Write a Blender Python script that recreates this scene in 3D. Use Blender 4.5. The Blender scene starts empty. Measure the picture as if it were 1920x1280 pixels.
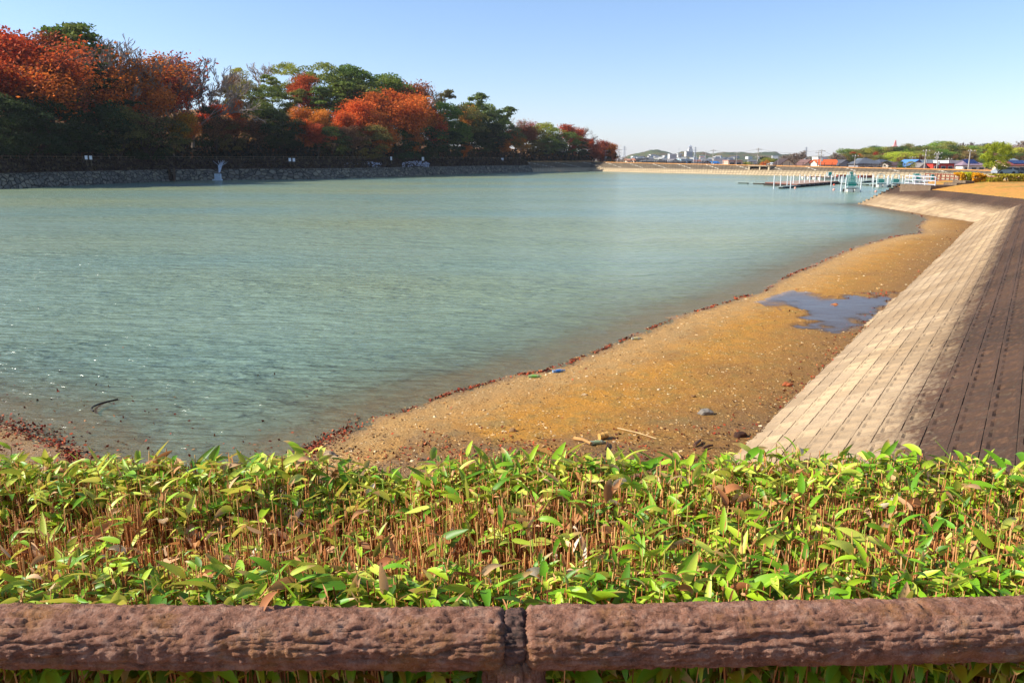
import bpy, math, random
import numpy as np
from mathutils import Vector, noise as mnoise
R = math.radians
C = bpy.context.scene.collection
SC = bpy.context.scene

# ------------------------------------------------------------------ camera
F = 1493.0                      # focal length in pixels of the 1920 px wide photograph
CZ = 5.0                        # eye height above the water
PITCH = math.atan(342.0 / F)
cam = bpy.data.cameras.new('camera'); co = bpy.data.objects.new('camera', cam); C.objects.link(co)
co.location = (0, 0, CZ); co.rotation_euler = (R(90) - PITCH, 0, 0)
cam.sensor_width = 36; cam.lens = F / 1920 * 36; cam.clip_start = 0.05; cam.clip_end = 20000
SC.camera = co
# ------------------------------------------------------------------ light
SUN_AZ, SUN_EL = R(-91), R(34)  # measured from +Y, negative = to the left
w = bpy.data.worlds.new('World'); SC.world = w; w.use_nodes = True
nt = w.node_tree; bg = nt.nodes['Background']
sky = nt.nodes.new('ShaderNodeTexSky'); sky.sky_type = 'NISHITA'; sky.sun_disc = False
sky.sun_elevation = SUN_EL; sky.sun_rotation = SUN_AZ
sky.altitude = 30; sky.air_density = 1.0; sky.dust_density = 0.4; sky.ozone_density = 4.0
mxs = nt.nodes.new('ShaderNodeMix'); mxs.data_type = 'RGBA'; mxs.blend_type = 'MULTIPLY'; mxs.inputs[0].default_value = 1
nt.links.new(sky.outputs[0], mxs.inputs[6])
tcw = nt.nodes.new('ShaderNodeTexCoord'); spw = nt.nodes.new('ShaderNodeSeparateXYZ'); rw = nt.nodes.new('ShaderNodeValToRGB')
nt.links.new(tcw.outputs['Generated'], spw.inputs[0]); nt.links.new(spw.outputs[2], rw.inputs[0]); nt.links.new(rw.outputs[0], mxs.inputs[7])
e = rw.color_ramp.elements; e[0].position = 0; e[0].color = (.95, .93, 1.12, 1); e[1].position = .3; e[1].color = (.98, .97, 1.0, 1)
el = e.new(.10); el.color = (.95, .93, 1.05, 1)
nt.links.new(mxs.outputs[2], bg.inputs[0]); bg.inputs[1].default_value = 0.104
sl = bpy.data.lights.new('sun', 'SUN'); so = bpy.data.objects.new('sun', sl); C.objects.link(so)
sl.energy = 5.0; sl.angle = R(0.55); sl.color = (1, .93, .82)
sd_ = Vector((math.sin(SUN_AZ) * math.cos(SUN_EL), math.cos(SUN_AZ) * math.cos(SUN_EL), math.sin(SUN_EL)))
so.rotation_euler = sd_.to_track_quat('Z', 'Y').to_euler(); so.location = (-60, 30, 60)
SC.view_settings.view_transform = 'Standard'; SC.view_settings.look = 'None'
SC.view_settings.exposure = 0.85; SC.view_settings.gamma = 1
SC.cycles.use_denoising = True; SC.cycles.max_bounces = 6; SC.cycles.transparent_max_bounces = 8
SC.cycles.volume_bounces = 0; SC.cycles.diffuse_bounces = 3

# ------------------------------------------------------------------ pixel <-> world helpers (used only to measure places)
cp, sp_ = math.cos(PITCH), math.sin(PITCH)
def ray(px, py):
    u = (px - 960) / F; v = (640 - py) / F
    return (u, cp + sp_ * v, -sp_ + cp * v)
def at_z(px, py, z=0.0):
    d = ray(px, py); t = (z - CZ) / d[2]; return (d[0] * t, d[1] * t)
def at_y(px, py, y):
    d = ray(px, py); t = y / d[1]; return (d[0] * t, y, CZ + d[2] * t)

# ------------------------------------------------------------------ material helpers
def hexc(h):
    o = []
    for i in (0, 2, 4):
        c = int(h[i:i+2], 16) / 255; o.append(c / 12.92 if c < .04045 else ((c + .055) / 1.055) ** 2.4)
    return (*o, 1)
class NT:
    def __init__(s, name):
        s.m = bpy.data.materials.new(name); s.m.use_nodes = True; s.t = s.m.node_tree; s.n = s.t.nodes
        s.b = s.n['Principled BSDF']; s.out = s.n['Material Output']; s.b.inputs['Roughness'].default_value = .85
        s.b.inputs['Specular IOR Level'].default_value = .3
    def node(s, k, **kw):
        x = s.n.new(k)
        for a, v in kw.items(): setattr(x, a, v)
        return x
    def link(s, a, b): s.t.links.new(a, b)
    def put(s, sock, v):
        if hasattr(v, 'links') or hasattr(v, 'is_output'): s.link(v, sock)
        else: sock.default_value = v
    def pos(s): return s.node('ShaderNodeNewGeometry').outputs['Position']
    def objc(s): return s.node('ShaderNodeTexCoord').outputs['Object']
    def mapping(s, vec, scale=(1, 1, 1), rot=(0, 0, 0)):
        m = s.node('ShaderNodeMapping'); s.link(vec, m.inputs[0]); m.inputs['Scale'].default_value = scale
        m.inputs['Rotation'].default_value = rot; return m.outputs[0]
    def noise(s, vec, scale, detail=4, rough=.55, dist=0):
        n = s.node('ShaderNodeTexNoise'); s.link(vec, n.inputs['Vector']); n.inputs['Scale'].default_value = scale
        n.inputs['Detail'].default_value = detail; n.inputs['Roughness'].default_value = rough
        n.inputs['Distortion'].default_value = dist; return n.outputs['Fac']
    def voro(s, vec, scale, feature='F1', out='Distance', rnd=1):
        n = s.node('ShaderNodeTexVoronoi'); n.feature = feature; s.link(vec, n.inputs['Vector'])
        n.inputs['Scale'].default_value = scale; n.inputs['Randomness'].default_value = rnd; return n.outputs[out]
    def ramp(s, fac, pts, interp='LINEAR'):
        r = s.node('ShaderNodeValToRGB'); s.link(fac, r.inputs[0]); e = r.color_ramp.elements; r.color_ramp.interpolation = interp
        while len(e) < len(pts): e.new(.5)
        for el, (p, c) in zip(e, pts):
            el.position = p; el.color = c if not isinstance(c, (int, float)) else (c, c, c, 1)
        return r.outputs[0]
    def mix(s, fac, a, b, mode='MIX'):
        m = s.node('ShaderNodeMix', data_type='RGBA', blend_type=mode)
        s.put(m.inputs[0], fac); s.put(m.inputs[6], a); s.put(m.inputs[7], b); return m.outputs[2]
    def math(s, op, a, b=0.0):
        m = s.node('ShaderNodeMath', operation=op); s.put(m.inputs[0], a); s.put(m.inputs[1], b); return m.outputs[0]
    def attr(s, name): 
        a = s.node('ShaderNodeAttribute'); a.attribute_name = name; return a.outputs['Fac']
    def bump(s, h, strength=.5, dist=.05, prev=None):
        b = s.node('ShaderNodeBump'); s.link(h, b.inputs['Height']); b.inputs['Strength'].default_value = strength
        b.inputs['Distance'].default_value = dist
        if prev: s.link(prev, b.inputs['Normal'])
        s.link(b.outputs[0], s.b.inputs['Normal']); return b.outputs[0]
    def col(s, v): s.put(s.b.inputs['Base Color'], v)
def plain(name, c, rough=.7, metal=0, vary=.18, scale=3.0):
    t = NT(name); c = c if len(c) == 4 else (*c, 1)
    d = tuple(x * (1 - vary) for x in c[:3]) + (1,); l = tuple(min(1, x * (1 + vary)) for x in c[:3]) + (1,)
    t.col(t.ramp(t.noise(t.objc(), scale, 5), [(.3, d), (.7, l)]))
    t.b.inputs['Roughness'].default_value = rough; t.b.inputs['Metallic'].default_value = metal; return t.m
_pm = {}
def P(h, rough=.75, vary=.15):
    k = (h, rough)
    if k not in _pm: _pm[k] = plain('paint_' + h, hexc(h), rough, 0, vary)
    return _pm[k]

# ------------------------------------------------------------------ mesh helpers
def npmesh(name, V, Fq, mat, parent=None, smooth=False, attrs=None):
    V = np.asarray(V, np.float32); Fq = np.asarray(Fq, np.int32); me = bpy.data.meshes.new(name)
    k = Fq.shape[1]; me.vertices.add(len(V)); me.vertices.foreach_set('co', V.ravel())
    me.loops.add(Fq.size); me.loops.foreach_set('vertex_index', Fq.ravel())
    me.polygons.add(len(Fq)); me.polygons.foreach_set('loop_start', np.arange(0, Fq.size, k, dtype=np.int32))
    me.polygons.foreach_set('loop_total', np.full(len(Fq), k, np.int32))
    me.polygons.foreach_set('use_smooth', np.full(len(Fq), smooth))
    if attrs:
        for a, v in attrs.items():
            at = me.attributes.new(a, 'FLOAT', 'POINT'); at.data.foreach_set('value', np.asarray(v, np.float32))
    me.update(calc_edges=True); me.materials.append(mat)
    o = bpy.data.objects.new(name, me); C.objects.link(o)
    if parent: o.parent = parent
    return o
def tag(o, label=None, cat=None, group=None, kind=None):
    if label: o['label'] = label
    if cat: o['category'] = cat
    if group: o['group'] = group
    if kind: o['kind'] = kind
    return o
def thing(name, label, cat, loc=(0, 0, 0), rz=0, group=None):
    o = bpy.data.objects.new(name, None); C.objects.link(o); o.location = loc; o.rotation_euler = (0, 0, rz)
    o.empty_display_size = .1
    return tag(o, label, cat, group)
def dup(root, loc=None, rz=None, scale=None, label=None, group=None, color=None):
    r = root.copy(); C.objects.link(r)
    if loc is not None: r.location = loc
    if rz is not None: r.rotation_euler = (0, 0, rz)
    if scale is not None: r.scale = scale
    if label: r['label'] = label
    if group: r['group'] = group
    for ch in list(root.children):
        c = ch.copy(); C.objects.link(c); c.parent = r
        if color is not None: c.color = (*color, 1)
        for g in ch.children:
            d = g.copy(); C.objects.link(d); d.parent = c
    return r
class MB:
    def __init__(s): s.v = []; s.f = []
    def add(s, v, f):
        n = len(s.v); s.v += [tuple(p) for p in v]; s.f += [tuple(i + n for i in q) for q in f]; return s
    def box(s, c, d, rz=0):
        x, y, z = (k / 2 for k in d); ca, sa = math.cos(rz), math.sin(rz)
        v = [(c[0] + a * x * ca - b * y * sa, c[1] + a * x * sa + b * y * ca, c[2] + e * z) for e in (-1, 1) for b in (-1, 1) for a in (-1, 1)]
        return s.add(v, [(0, 2, 3, 1), (4, 5, 7, 6), (0, 1, 5, 4), (2, 6, 7, 3), (0, 4, 6, 2), (1, 3, 7, 5)])
    def tube(s, p0, p1, r0, r1=None, n=6):
        r1 = r0 if r1 is None else r1; p0 = Vector(p0); p1 = Vector(p1); d = (p1 - p0).normalized()
        a = d.orthogonal().normalized(); b = d.cross(a)
        v = []
        for p, r in ((p0, r0), (p1, r1)):
            for i in range(n):
                t = 2 * math.pi * i / n; v.append(p + a * (r * math.cos(t)) + b * (r * math.sin(t)))
        f = [(i, (i + 1) % n, n + (i + 1) % n, n + i) for i in range(n)] + [tuple(range(n))[::-1], tuple(range(n, 2 * n))]
        return s.add(v, f)
    def build(s, name, mat, parent=None, smooth=False):
        me = bpy.data.meshes.new(name); me.from_pydata(s.v, [], s.f); me.materials.append(mat); me.update()
        if smooth: me.polygons.foreach_set('use_smooth', [True] * len(me.polygons))
        o = bpy.data.objects.new(name, me); C.objects.link(o)
        if parent: o.parent = parent
        return o
def grid_faces(nu, nv):
    i = np.arange(nu - 1)[:, None] * nv + np.arange(nv - 1)[None, :]
    return np.stack([i, i + nv, i + nv + 1, i + 1], -1).reshape(-1, 4)
def vnoise(x, y, seed=0):        # cheap smooth value noise on arrays
    xi = np.floor(x).astype(np.int64); yi = np.floor(y).astype(np.int64); fx = x - xi; fy = y - yi
    fx = fx * fx * (3 - 2 * fx); fy = fy * fy * (3 - 2 * fy)
    def h(a, b):
        n = (a * 374761393 + b * 668265263 + seed * 974634777) & 0xffffffff
        n = ((n ^ (n >> 13)) * 1274126177) & 0xffffffff; return ((n ^ (n >> 16)) & 0xffff) / 65535.0
    return (h(xi, yi) * (1 - fx) + h(xi + 1, yi) * fx) * (1 - fy) + (h(xi, yi + 1) * (1 - fx) + h(xi + 1, yi + 1) * fx) * fy
def fbm(x, y, seed=0, o=4):
    r = 0; a = .5; t = 0
    for k in range(o): r = r + a * vnoise(x * 2 ** k, y * 2 ** k, seed + k); t += a; a *= .5
    return r / t
def sdist(x, y, poly):           # distance to a closed polygon, positive inside
    P0 = np.asarray(poly, float); P1 = np.roll(P0, -1, 0); best = np.full(x.shape, 1e9); ins = np.zeros(x.shape, bool)
    for (ax, ay), (bx, by) in zip(P0, P1):
        dx, dy = bx - ax, by - ay; t = np.clip(((x - ax) * dx + (y - ay) * dy) / (dx * dx + dy * dy + 1e-12), 0, 1)
        best = np.minimum(best, (x - ax - t * dx) ** 2 + (y - ay - t * dy) ** 2)
        if ay != by:
            c = ((ay > y) != (by > y)) & (x < dx * (y - ay) / dy + ax); ins ^= c
    return np.sqrt(best) * np.where(ins, 1, -1)
def sstep(a, b, x): t = np.clip((x - a) / (b - a), 0, 1); return t * t * (3 - 2 * t)

# ------------------------------------------------------------------ shore outlines (metres)
LEFT = [(-175, -20), (-168, 60), (-128, 112)] + [at_z(x, y) for x, y in ((0, 355), (100, 350), (200, 345), (300, 340.5), (400, 338), (500, 337), (600, 336), (700, 333), (800, 329), (900, 325.5), (1000, 322.7), (1105, 321.2))]
FAR = [at_z(x, y) for x, y in ((1105, 321.2), (1400, 328), (1700, 334.5))] + [(132, 165), (140, 130)]
BANK = [(-70, 9.0), (1.76, 9.5), (36.4, 63), (38.3, 75), (39.9, 91.5)]   # toe of the block revetment (z about .2)
RES = LEFT + FAR[1:] + [(120, 112), (70, 108), (52, 104), (44, 97)] + BANK[::-1]
def offset_poly(pl, side=-1):
    pts = np.asarray(pl, float); d = np.diff(pts, axis=0); d /= np.linalg.norm(d, axis=1)[:, None]
    n = np.stack([d[:, 1], -d[:, 0]], 1) * (1 if side < 0 else -1)
    m = np.zeros_like(pts); m[0] = n[0]; m[-1] = n[-1]
    for i in range(1, len(pts) - 1):
        b = n[i - 1] + n[i]; b /= np.linalg.norm(b); m[i] = b / max(.5, b @ n[i])
    return pts, m
def bands(name, pl, prof, mat, side=-1, step=2.0, u0=0, u1=-1):
    """surface swept along a polyline: prof is a list of (offset, z) or functions of arc length"""
    pts, m = offset_poly(pl, side); L = np.r_[0, np.cumsum(np.linalg.norm(np.diff(pts, axis=0), axis=1))]
    u = np.unique(np.r_[np.arange(L[u0], L[u1], step), L[u0:][:(None if u1 == -1 else u1 - u0 + 1)]]); 
    px = np.interp(u, L, pts[:, 0]); py = np.interp(u, L, pts[:, 1]); mx = np.interp(u, L, m[:, 0]); my = np.interp(u, L, m[:, 1])
    cols = []
    for o, z in prof:
        zz = z((u - L[u0]) / (L[u1] - L[u0])) if callable(z) else np.full(u.shape, z); cols.append(np.stack([px + mx * o, py + my * o, zz], 1))
    V = np.stack(cols, 1).reshape(-1, 3); Fq = grid_faces(len(u), len(prof))
    U = np.repeat(u, len(prof))
    return npmesh(name, V, Fq if side > 0 else Fq[:, ::-1], mat, attrs={'along': U})

# ------------------------------------------------------------------ the land
def land_z(x, y):
    x = np.asarray(x, float); y = np.asarray(y, float)
    s = -sdist(x, y, RES)                                    # outside > 0
    left = (x < 30 + (y - 300) * .1) & (y > 40) | (x < -60)
    far = (~left) & (y > 100)
    hz = 15 * np.exp(-((x + 62) ** 2 + (y - 275) ** 2) / (2 * 52 ** 2)) + 12 * np.exp(-((x + 118) ** 2 + (y - 190) ** 2) / (2 * 40 ** 2)) \
        + 4 * np.exp(-((x - 5) ** 2 + (y - 375) ** 2) / (2 * 32 ** 2))
    zl = -1.5 + 5.9 * sstep(3, 8.5, s) + hz * sstep(10, 50, s) + .5 * (fbm(x / 9, y / 9, 3) - .5) * sstep(9, 20, s)
    zl = np.where(s > 120, zl - 5 * sstep(120, 300, s), zl)
    g = -1.6 + 3.1 * sstep(350, 270, y)
    mound = 4.5 * np.exp(-((x - 205) ** 2 / (2 * 55 ** 2) + (y - 395) ** 2 / (2 * 45 ** 2))) + 3 * np.exp(-((x - 250) ** 2 / (2 * 35 ** 2) + (y - 350) ** 2 / (2 * 30 ** 2)))
    zf = np.where(s > 16, g + mound, -1.5 + (g + 1.5) * sstep(9, 16, s))
    zn = np.where(s > 0, -1.5 + (4.75 - 1.15 * sstep(40, 58, y)) * sstep(.5, 9, s), -1.5)
    return np.where(s <= 0, -1.5, np.where(left, zl, np.where(far, zf, zn)))
def lz(x, y): return float(land_z(np.array([x]), np.array([y]))[0])

t = NT('earth'); p = t.pos()
n1 = t.noise(p, .12, 6); n2 = t.noise(p, 1.6, 6, .65)
c = t.ramp(n1, [(.35, hexc('5a4526')), (.55, hexc('7d5a30')), (.7, hexc('4d4a24'))])
t.col(t.mix(t.ramp(n2, [(.4, .0), (.65, .8)]), c, hexc('9a6636'))); t.bump(n2, .6, .1); M_EARTH = t.m
r = np.exp(np.linspace(math.log(.6), math.log(5200), 600)); az = np.radians(np.linspace(-62, 62, 330))
Rg, Ag = np.meshgrid(r, az, indexing='ij'); X = Rg * np.sin(Ag); Y = Rg * np.cos(Ag) - 2.0; Z = land_z(X, Y)
farm = Rg > 1500
Z = np.where(farm, Z.clip(-1.6, 30), Z)
g = npmesh('ground', np.stack([X, Y, Z], -1).reshape(-1, 3), grid_faces(len(r), len(az))[:, ::-1], M_EARTH, smooth=True)
tag(g, kind='structure')

# ------------------------------------------------------------------ lake bed and beach
SHORE = [at_z(x, y) for x, y in ((560, 862), (586, 838), (635, 815), (678, 800), (700, 784), (735, 774), (814, 750), (923, 715), (1041, 687), (1129, 654), (1194, 626), (1260, 597), (1330, 575), (1382, 560), (1430, 545), (1465, 524), (1500, 508), (1560, 482), (1620, 458), (1680, 443), (1722, 438), (1728, 432), (1720, 424), (1736, 412), (1725, 404), (1690, 397), (1650, 390), (1612, 384))]
BEACH = SHORE + [(48, 97), (48, 60), (12, 6), (-1.0, 6.5)]
MUD = [at_z(x, y) for x, y in ((-260, 740), (-60, 778), (0, 795), (60, 812), (100, 835), (130, 855), (160, 880), (185, 910))] + [(-5.5, 8), (-40, 6)]
PUD = [at_z(x, y, .1) for x, y in ((1490, 562), (1510, 560), (1545, 562), (1600, 563), (1650, 553), (1672, 556), (1655, 578), (1625, 600), (1590, 618), (1560, 628), (1548, 622), (1552, 604), (1530, 588), (1512, 578), (1500, 570))]
def bed(x, y):
    a = sdist(x, y, BEACH); b = sdist(x, y, MUD); wob = (fbm(x * 1.3, y * 1.3, 11) - .5) * .35; s = np.maximum(a, b) + wob
    z = np.where(s > 0, .24 * (1 - np.exp(-s * .28)), np.maximum(-.045 * -s, -1.4))
    q = sdist(x, y, PUD) + (fbm(x * 1.7, y * 1.7, 5) - .5) * 2.2
    z = z - .11 * sstep(-.9, .5, q) * (s > 0)
    z = z + (fbm(x * 2.2, y * 2.2, 21, 5) - .5) * .05 + (fbm(x * 9, y * 9, 31, 3) - .5) * .018
    return z, s, q
r = np.exp(np.linspace(math.log(7), math.log(112), 520)); az = np.radians(np.linspace(-46, 46, 640))
Rg, Ag = np.meshgrid(r, az, indexing='ij'); X = Rg * np.sin(Ag); Y = Rg * np.cos(Ag); Zb, Sb, Qb = bed(X, Y)
toe, _m = offset_poly(BANK)
def seg_d(x, y, pl):
    best = np.full(np.shape(x), 1e9)
    for (ax, ay), (bx, by) in zip(pl[:-1], pl[1:]):
        dx, dy = bx - ax, by - ay; tt = np.clip(((x - ax) * dx + (y - ay) * dy) / (dx * dx + dy * dy), 0, 1)
        best = np.minimum(best, np.hypot(x - ax - tt * dx, y - ay - tt * dy))
    return best
Td = seg_d(X, Y, BANK[1:])
t = NT('sand'); p = t.pos(); sh = t.attr('shore'); td = t.attr('toe')
big = t.noise(p, .33, 5); mid = t.noise(p, 2.2, 6, .65); fine = t.noise(p, 22, 5, .8); cell = t.voro(p, 20, out='Color')
base = t.ramp(big, [(.3, hexc('9c6e2e')), (.5, hexc('c4882a')), (.68, hexc('b27b2b'))])
base = t.mix(t.ramp(mid, [(.46, 0), (.66, .75)]), base, hexc('8b7436'))
base = t.mix(t.ramp(mid, [(.3, .8), (.42, 0)]), base, hexc('b27a2c'))
pale = t.math('ADD', t.math('MULTIPLY', sh, -1), 1.0)
pale = t.math('MULTIPLY', t.ramp(t.math('ADD', pale, t.math('MULTIPLY', mid, .5)), [(.55, 0), (1.1, 1)]), 1)
base = t.mix(t.math('MULTIPLY', pale, .7), base, hexc('b8935f'))
dk = t.ramp(t.math('ADD', td, t.math('MULTIPLY', t.math('SUBTRACT', mid, .5), .8)), [(0, 1), (.62, 0)])
base = t.mix(t.math('MULTIPLY', dk, .75), base, hexc('6e5030'))
base = t.mix(t.ramp(fine, [(.36, .8), (.5, 0)]), base, hexc('6b4a26'))
base = t.mix(t.ramp(fine, [(.55, 0), (.68, .75)]), base, hexc('cda873'))
wet = t.attr('wet'); base = t.mix(t.math('MULTIPLY', wet, .72), base, hexc('5a4630'))
t.col(base); t.link(t.ramp(wet, [(0, .9), (1, .25)]), t.b.inputs['Roughness'])
t.bump(t.math('ADD', fine, t.math('MULTIPLY', mid, .8)), .9, .05); M_SAND = t.m
wet = np.clip(1 - Sb / .5, 0, 1) * (Sb > -9) * .8
wet = np.maximum(wet, sstep(-1.0, .1, Qb) * (Sb > 0) * .8)
fr = sstep(15.5, 12.5, Y) * sstep(.35, .6, fbm(X * .7, Y * .7, 44)); wet = np.clip(np.maximum(wet, fr * .7), 0, 1)
b = npmesh('beach', np.stack([X, Y, Zb], -1).reshape(-1, 3), grid_faces(len(r), len(az))[:, ::-1], M_SAND, smooth=True,
           attrs={'shore': np.clip(Sb / 3.5, 0, 1).ravel(), 'toe': np.clip(Td / 5, 0, 1).ravel(), 'wet': wet.ravel()})
tag(b, kind='structure')

# ------------------------------------------------------------------ water
def water_mat(name, body, roughA, bd=.7):
    t = NT(name); p = t.pos()
    a = t.noise(t.mapping(p, (.35, 1.1, 1), (0, 0, R(-14))), .95, 4, .5, .5)
    b = t.noise(t.mapping(p, (.7, 2.4, 1), (0, 0, R(-18))), 1.9, 3, .5, .5)
    c = t.noise(t.mapping(p, (1.0, 1.9, 1), (0, 0, R(8))), 6.5, 3, .6)
    h = t.math('ADD', t.math('MULTIPLY', a, .75), t.math('ADD', t.math('MULTIPLY', b, .35), t.math('MULTIPLY', c, .022)))
    big = t.noise(t.mapping(p, (.35, .8, 1)), .035, 3, .5)
    t.col(t.ramp(big, [(.3, body[0]), (.7, body[1])]))
    t.b.inputs['Roughness'].default_value = roughA; t.b.inputs['IOR'].default_value = 1.4; t.b.inputs['Specular IOR Level'].default_value = .5
    h = t.math('MULTIPLY', h, t.ramp(t.noise(t.mapping(p, (.25, 1, 1), (0, 0, R(-10))), .09, 3, .5), [(.35, .45), (.6, 1)]))
    t.b.inputs['IOR'].default_value = 1.4 if bd > .1 else 1.55
    t.bump(h, 1.0, bd)
    tr = t.node('ShaderNodeBsdfTransparent'); tr.inputs[0].default_value = (.93, .9, .82, 1)
    al = t.attr('depth'); mx = t.node('ShaderNodeMixShader'); t.link(al, mx.inputs[0]); t.link(tr.outputs[0], mx.inputs[1]); t.link(t.b.outputs[0], mx.inputs[2])
    t.link(mx.outputs[0], t.out.inputs['Surface']); return t.m
M_WATER = water_mat('lake_water', (hexc('6d8a80'), hexc('8d9468')), .18)
r = np.exp(np.linspace(math.log(6), math.log(420), 420)); az = np.radians(np.linspace(-75, 52, 420))
Rg, Ag = np.meshgrid(r, az, indexing='ij'); X = Rg * np.sin(Ag); Y = Rg * np.cos(Ag)
zb, sb, qb = bed(X, Y); depth = np.where(sb > -40, -zb, 1.4); al = 1 - np.exp(-np.clip(depth, 0.0, 2) / .11); al = np.clip(al, .3, 1)
inr = sdist(X, Y, RES) > -2.2
fq = grid_faces(len(r), len(az)); keep = inr.ravel()[fq].all(1)
V = np.stack([X, Y, X * 0], -1).reshape(-1, 3)
tag(npmesh('water', V, fq[keep][:, ::-1], M_WATER, smooth=True, attrs={'depth': al.ravel()}), kind='structure')
pw = water_mat('puddle_water', (hexc('5a4c3c'), hexc('66584a')), .09, .03)
pz = .115; xs = np.linspace(7, 23, 120); ys = np.linspace(18, 34, 120); X, Y = np.meshgrid(xs, ys, indexing='ij'); zb, sb, qb = bed(X, Y)
fq = grid_faces(120, 120); kk = (zb < pz + .02).ravel()[fq].any(1)
tag(npmesh('puddle_water', np.stack([X, Y, X * 0 + pz], -1).reshape(-1, 3), fq[kk & ((qb > -1.6) & (sb > .9)).ravel()[fq].all(1)], pw, smooth=True, attrs={'depth': (.72 * (1 - np.exp(-np.clip(pz - zb, 0, 1) / .03))).ravel()}), kind='structure')

# ------------------------------------------------------------------ block revetment near the camera
def concrete_mat(name, light, dark, zsplit, zblur=.25, jm=.42):
    t = NT(name); p = t.pos(); sep = t.node('ShaderNodeSeparateXYZ'); t.link(p, sep.inputs[0]); z = sep.outputs[2]
    n1 = t.noise(p, 1.1, 6, .65); n2 = t.noise(p, 9, 6, .7); n3 = t.noise(t.mapping(p, (1, 1, .3)), .25, 5)
    zz = t.math('ADD', t.math('ADD', z, t.math('MULTIPLY', t.math('SUBTRACT', n2, .5), .9)), t.math('MULTIPLY', t.math('SUBTRACT', n1, .5), .5))
    k = t.node('ShaderNodeMapRange'); t.link(zz, k.inputs[0]); k.inputs[1].default_value = zsplit - zblur; k.inputs[2].default_value = zsplit + zblur
    lc = t.ramp(n1, [(.3, tuple(x * .78 for x in light[:3]) + (1,)), (.6, light)])
    lc = t.mix(t.ramp(n3, [(.45, 0), (.62, .5)]), lc, hexc('b8a182'))
    dc = t.ramp(n2, [(.34, tuple(x * .45 for x in dark[:3]) + (1,)), (.52, dark), (.66, tuple(min(1, x * 2.3) for x in dark[:3]) + (1,))])
    dc = t.mix(t.ramp(n3, [(.4, 0), (.6, .4)]), dc, hexc('5c4230'))
    lc = t.mix(t.ramp(t.attr('tone'), [(.3, .35), (.5, 0)]), lc, tuple(x * .62 for x in light[:3]) + (1,)); lc = t.mix(t.ramp(t.attr('tone'), [(.6, 0), (.85, .4)]), lc, hexc('c9ae84'))
    cc = t.mix(k.outputs[0], lc, dc)
    cc = t.mix(t.math('MULTIPLY', t.math('MULTIPLY', t.attr('joint_pit_shade'), jm), t.math('ADD', t.math('MULTIPLY', k.outputs[0], .6), .5)), cc, hexc('4a4034'))
    cc = t.mix(t.ramp(n2, [(.32, .45), (.46, 0)]), cc, hexc('6b5b47'))
    t.col(cc); t.bump(t.math('ADD', n2, n1), .5, .03); return t.m
M_BLOCK = concrete_mat('revetment_concrete', hexc('998060'), hexc('3c2a1d'), 1.45, .16)
def revetment(name, pl, rows, z0, mat, bu=.46, bw=.40, slope=.5, u0=0, u1=None):
    pts, m = offset_poly(pl); L = np.r_[0, np.cumsum(np.linalg.norm(np.diff(pts, axis=0), axis=1))]
    gu = np.array([0, .03, .18, .32, .62, .80, .97]); gw = np.array([0, .03, .14, .26, .72, .84, .97])
    a0, a1 = L[u0], L[-1 if u1 is None else u1]; nb = int(round((a1 - a0) / bu)); bu = (a1 - a0) / nb; u = np.r_[a0 + (np.arange(nb)[:, None] + gu[None]).ravel() * bu, a1]; fu = np.r_[np.tile(gu, nb), 0]
    wv = (np.arange(rows[0], rows[1])[:, None] + gw[None]).ravel() * bw; fw = np.tile(gw, rows[1] - rows[0])
    px = np.interp(u, L, pts[:, 0]); py = np.interp(u, L, pts[:, 1]); mx = np.interp(u, L, m[:, 0]); my = np.interp(u, L, m[:, 1])
    row = np.repeat(np.arange(rows[0], rows[1]), 7)
    Pu = px[:, None] + mx[:, None] * wv; Pv = py[:, None] + my[:, None] * wv; Z = z0 + wv[None] * slope + 0 * Pu
    jt = np.zeros_like(Z); jt[(fu == 0), :] = .8; jt[:, (fw == 0)] = .8
    pit = (((fu > .3) & (fu < .7)) + .35 * ((fu > .15) & (fu < .25)))[:, None] * ((fw > .2) & (fw < .8))[None]
    blk = vnoise(np.r_[np.repeat(np.arange(nb), 7), nb][:, None] * 1.0 + 0 * row[None], row[None] * 1.0 + 0 * u[:, None], 7)
    jt = np.maximum(jt, pit * .12 * blk)  # pit floors get recess shade in colour, alongside the dark joints
    h = -.022 * pit * (.35 + 1.0 * blk) * np.clip(.45 + row / 11, .4, 1.5)[None] + .016 * (fu[:, None] - .5) - .012 * (jt > .5) * (jt + .3) + .012 * (blk - .5)
    Z = Z + h
    return npmesh(name, np.stack([Pu, Pv, Z], -1).reshape(-1, 3), grid_faces(len(u), len(wv)), mat, attrs={'joint_pit_shade': jt.ravel(), 'tone': ((.55 * vnoise(row[None] * .9 + 0 * u[:, None], u[:, None] * .12 + 0 * row[None], 19) + .45 * blk)).ravel()})
FULL = [(-14, 9.3)] + BANK[1:]
near = revetment('embankment', FULL, (-2, 21), .2, M_BLOCK, .42, .32, u1=2); tag(near, kind='structure')
M_BLOCK2 = concrete_mat('peninsula_concrete', hexc('998060'), hexc('3c2a1d'), 1.15, .25, .85)
fb = revetment('embankment', FULL, (-3, 11), .2, M_BLOCK2, .55, .32, u0=2); tag(fb, kind='structure')
# end wall of the far block slope, stepping down into the lake
mb = MB()
for i in range(12):
    a = -.8 + i * .42; z = .2 + a * .5
    mb.box((39.9 + a + .2, 91.75 + .12 * (i % 2), z / 2 - .5 + .05), (.42, .45 + .2 * (i % 2), z + 1.1))
o = mb.build('embankment_edge', M_BLOCK2); tag(o, 'concrete end wall stepping down the block slope into the lake', 'wall')

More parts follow.
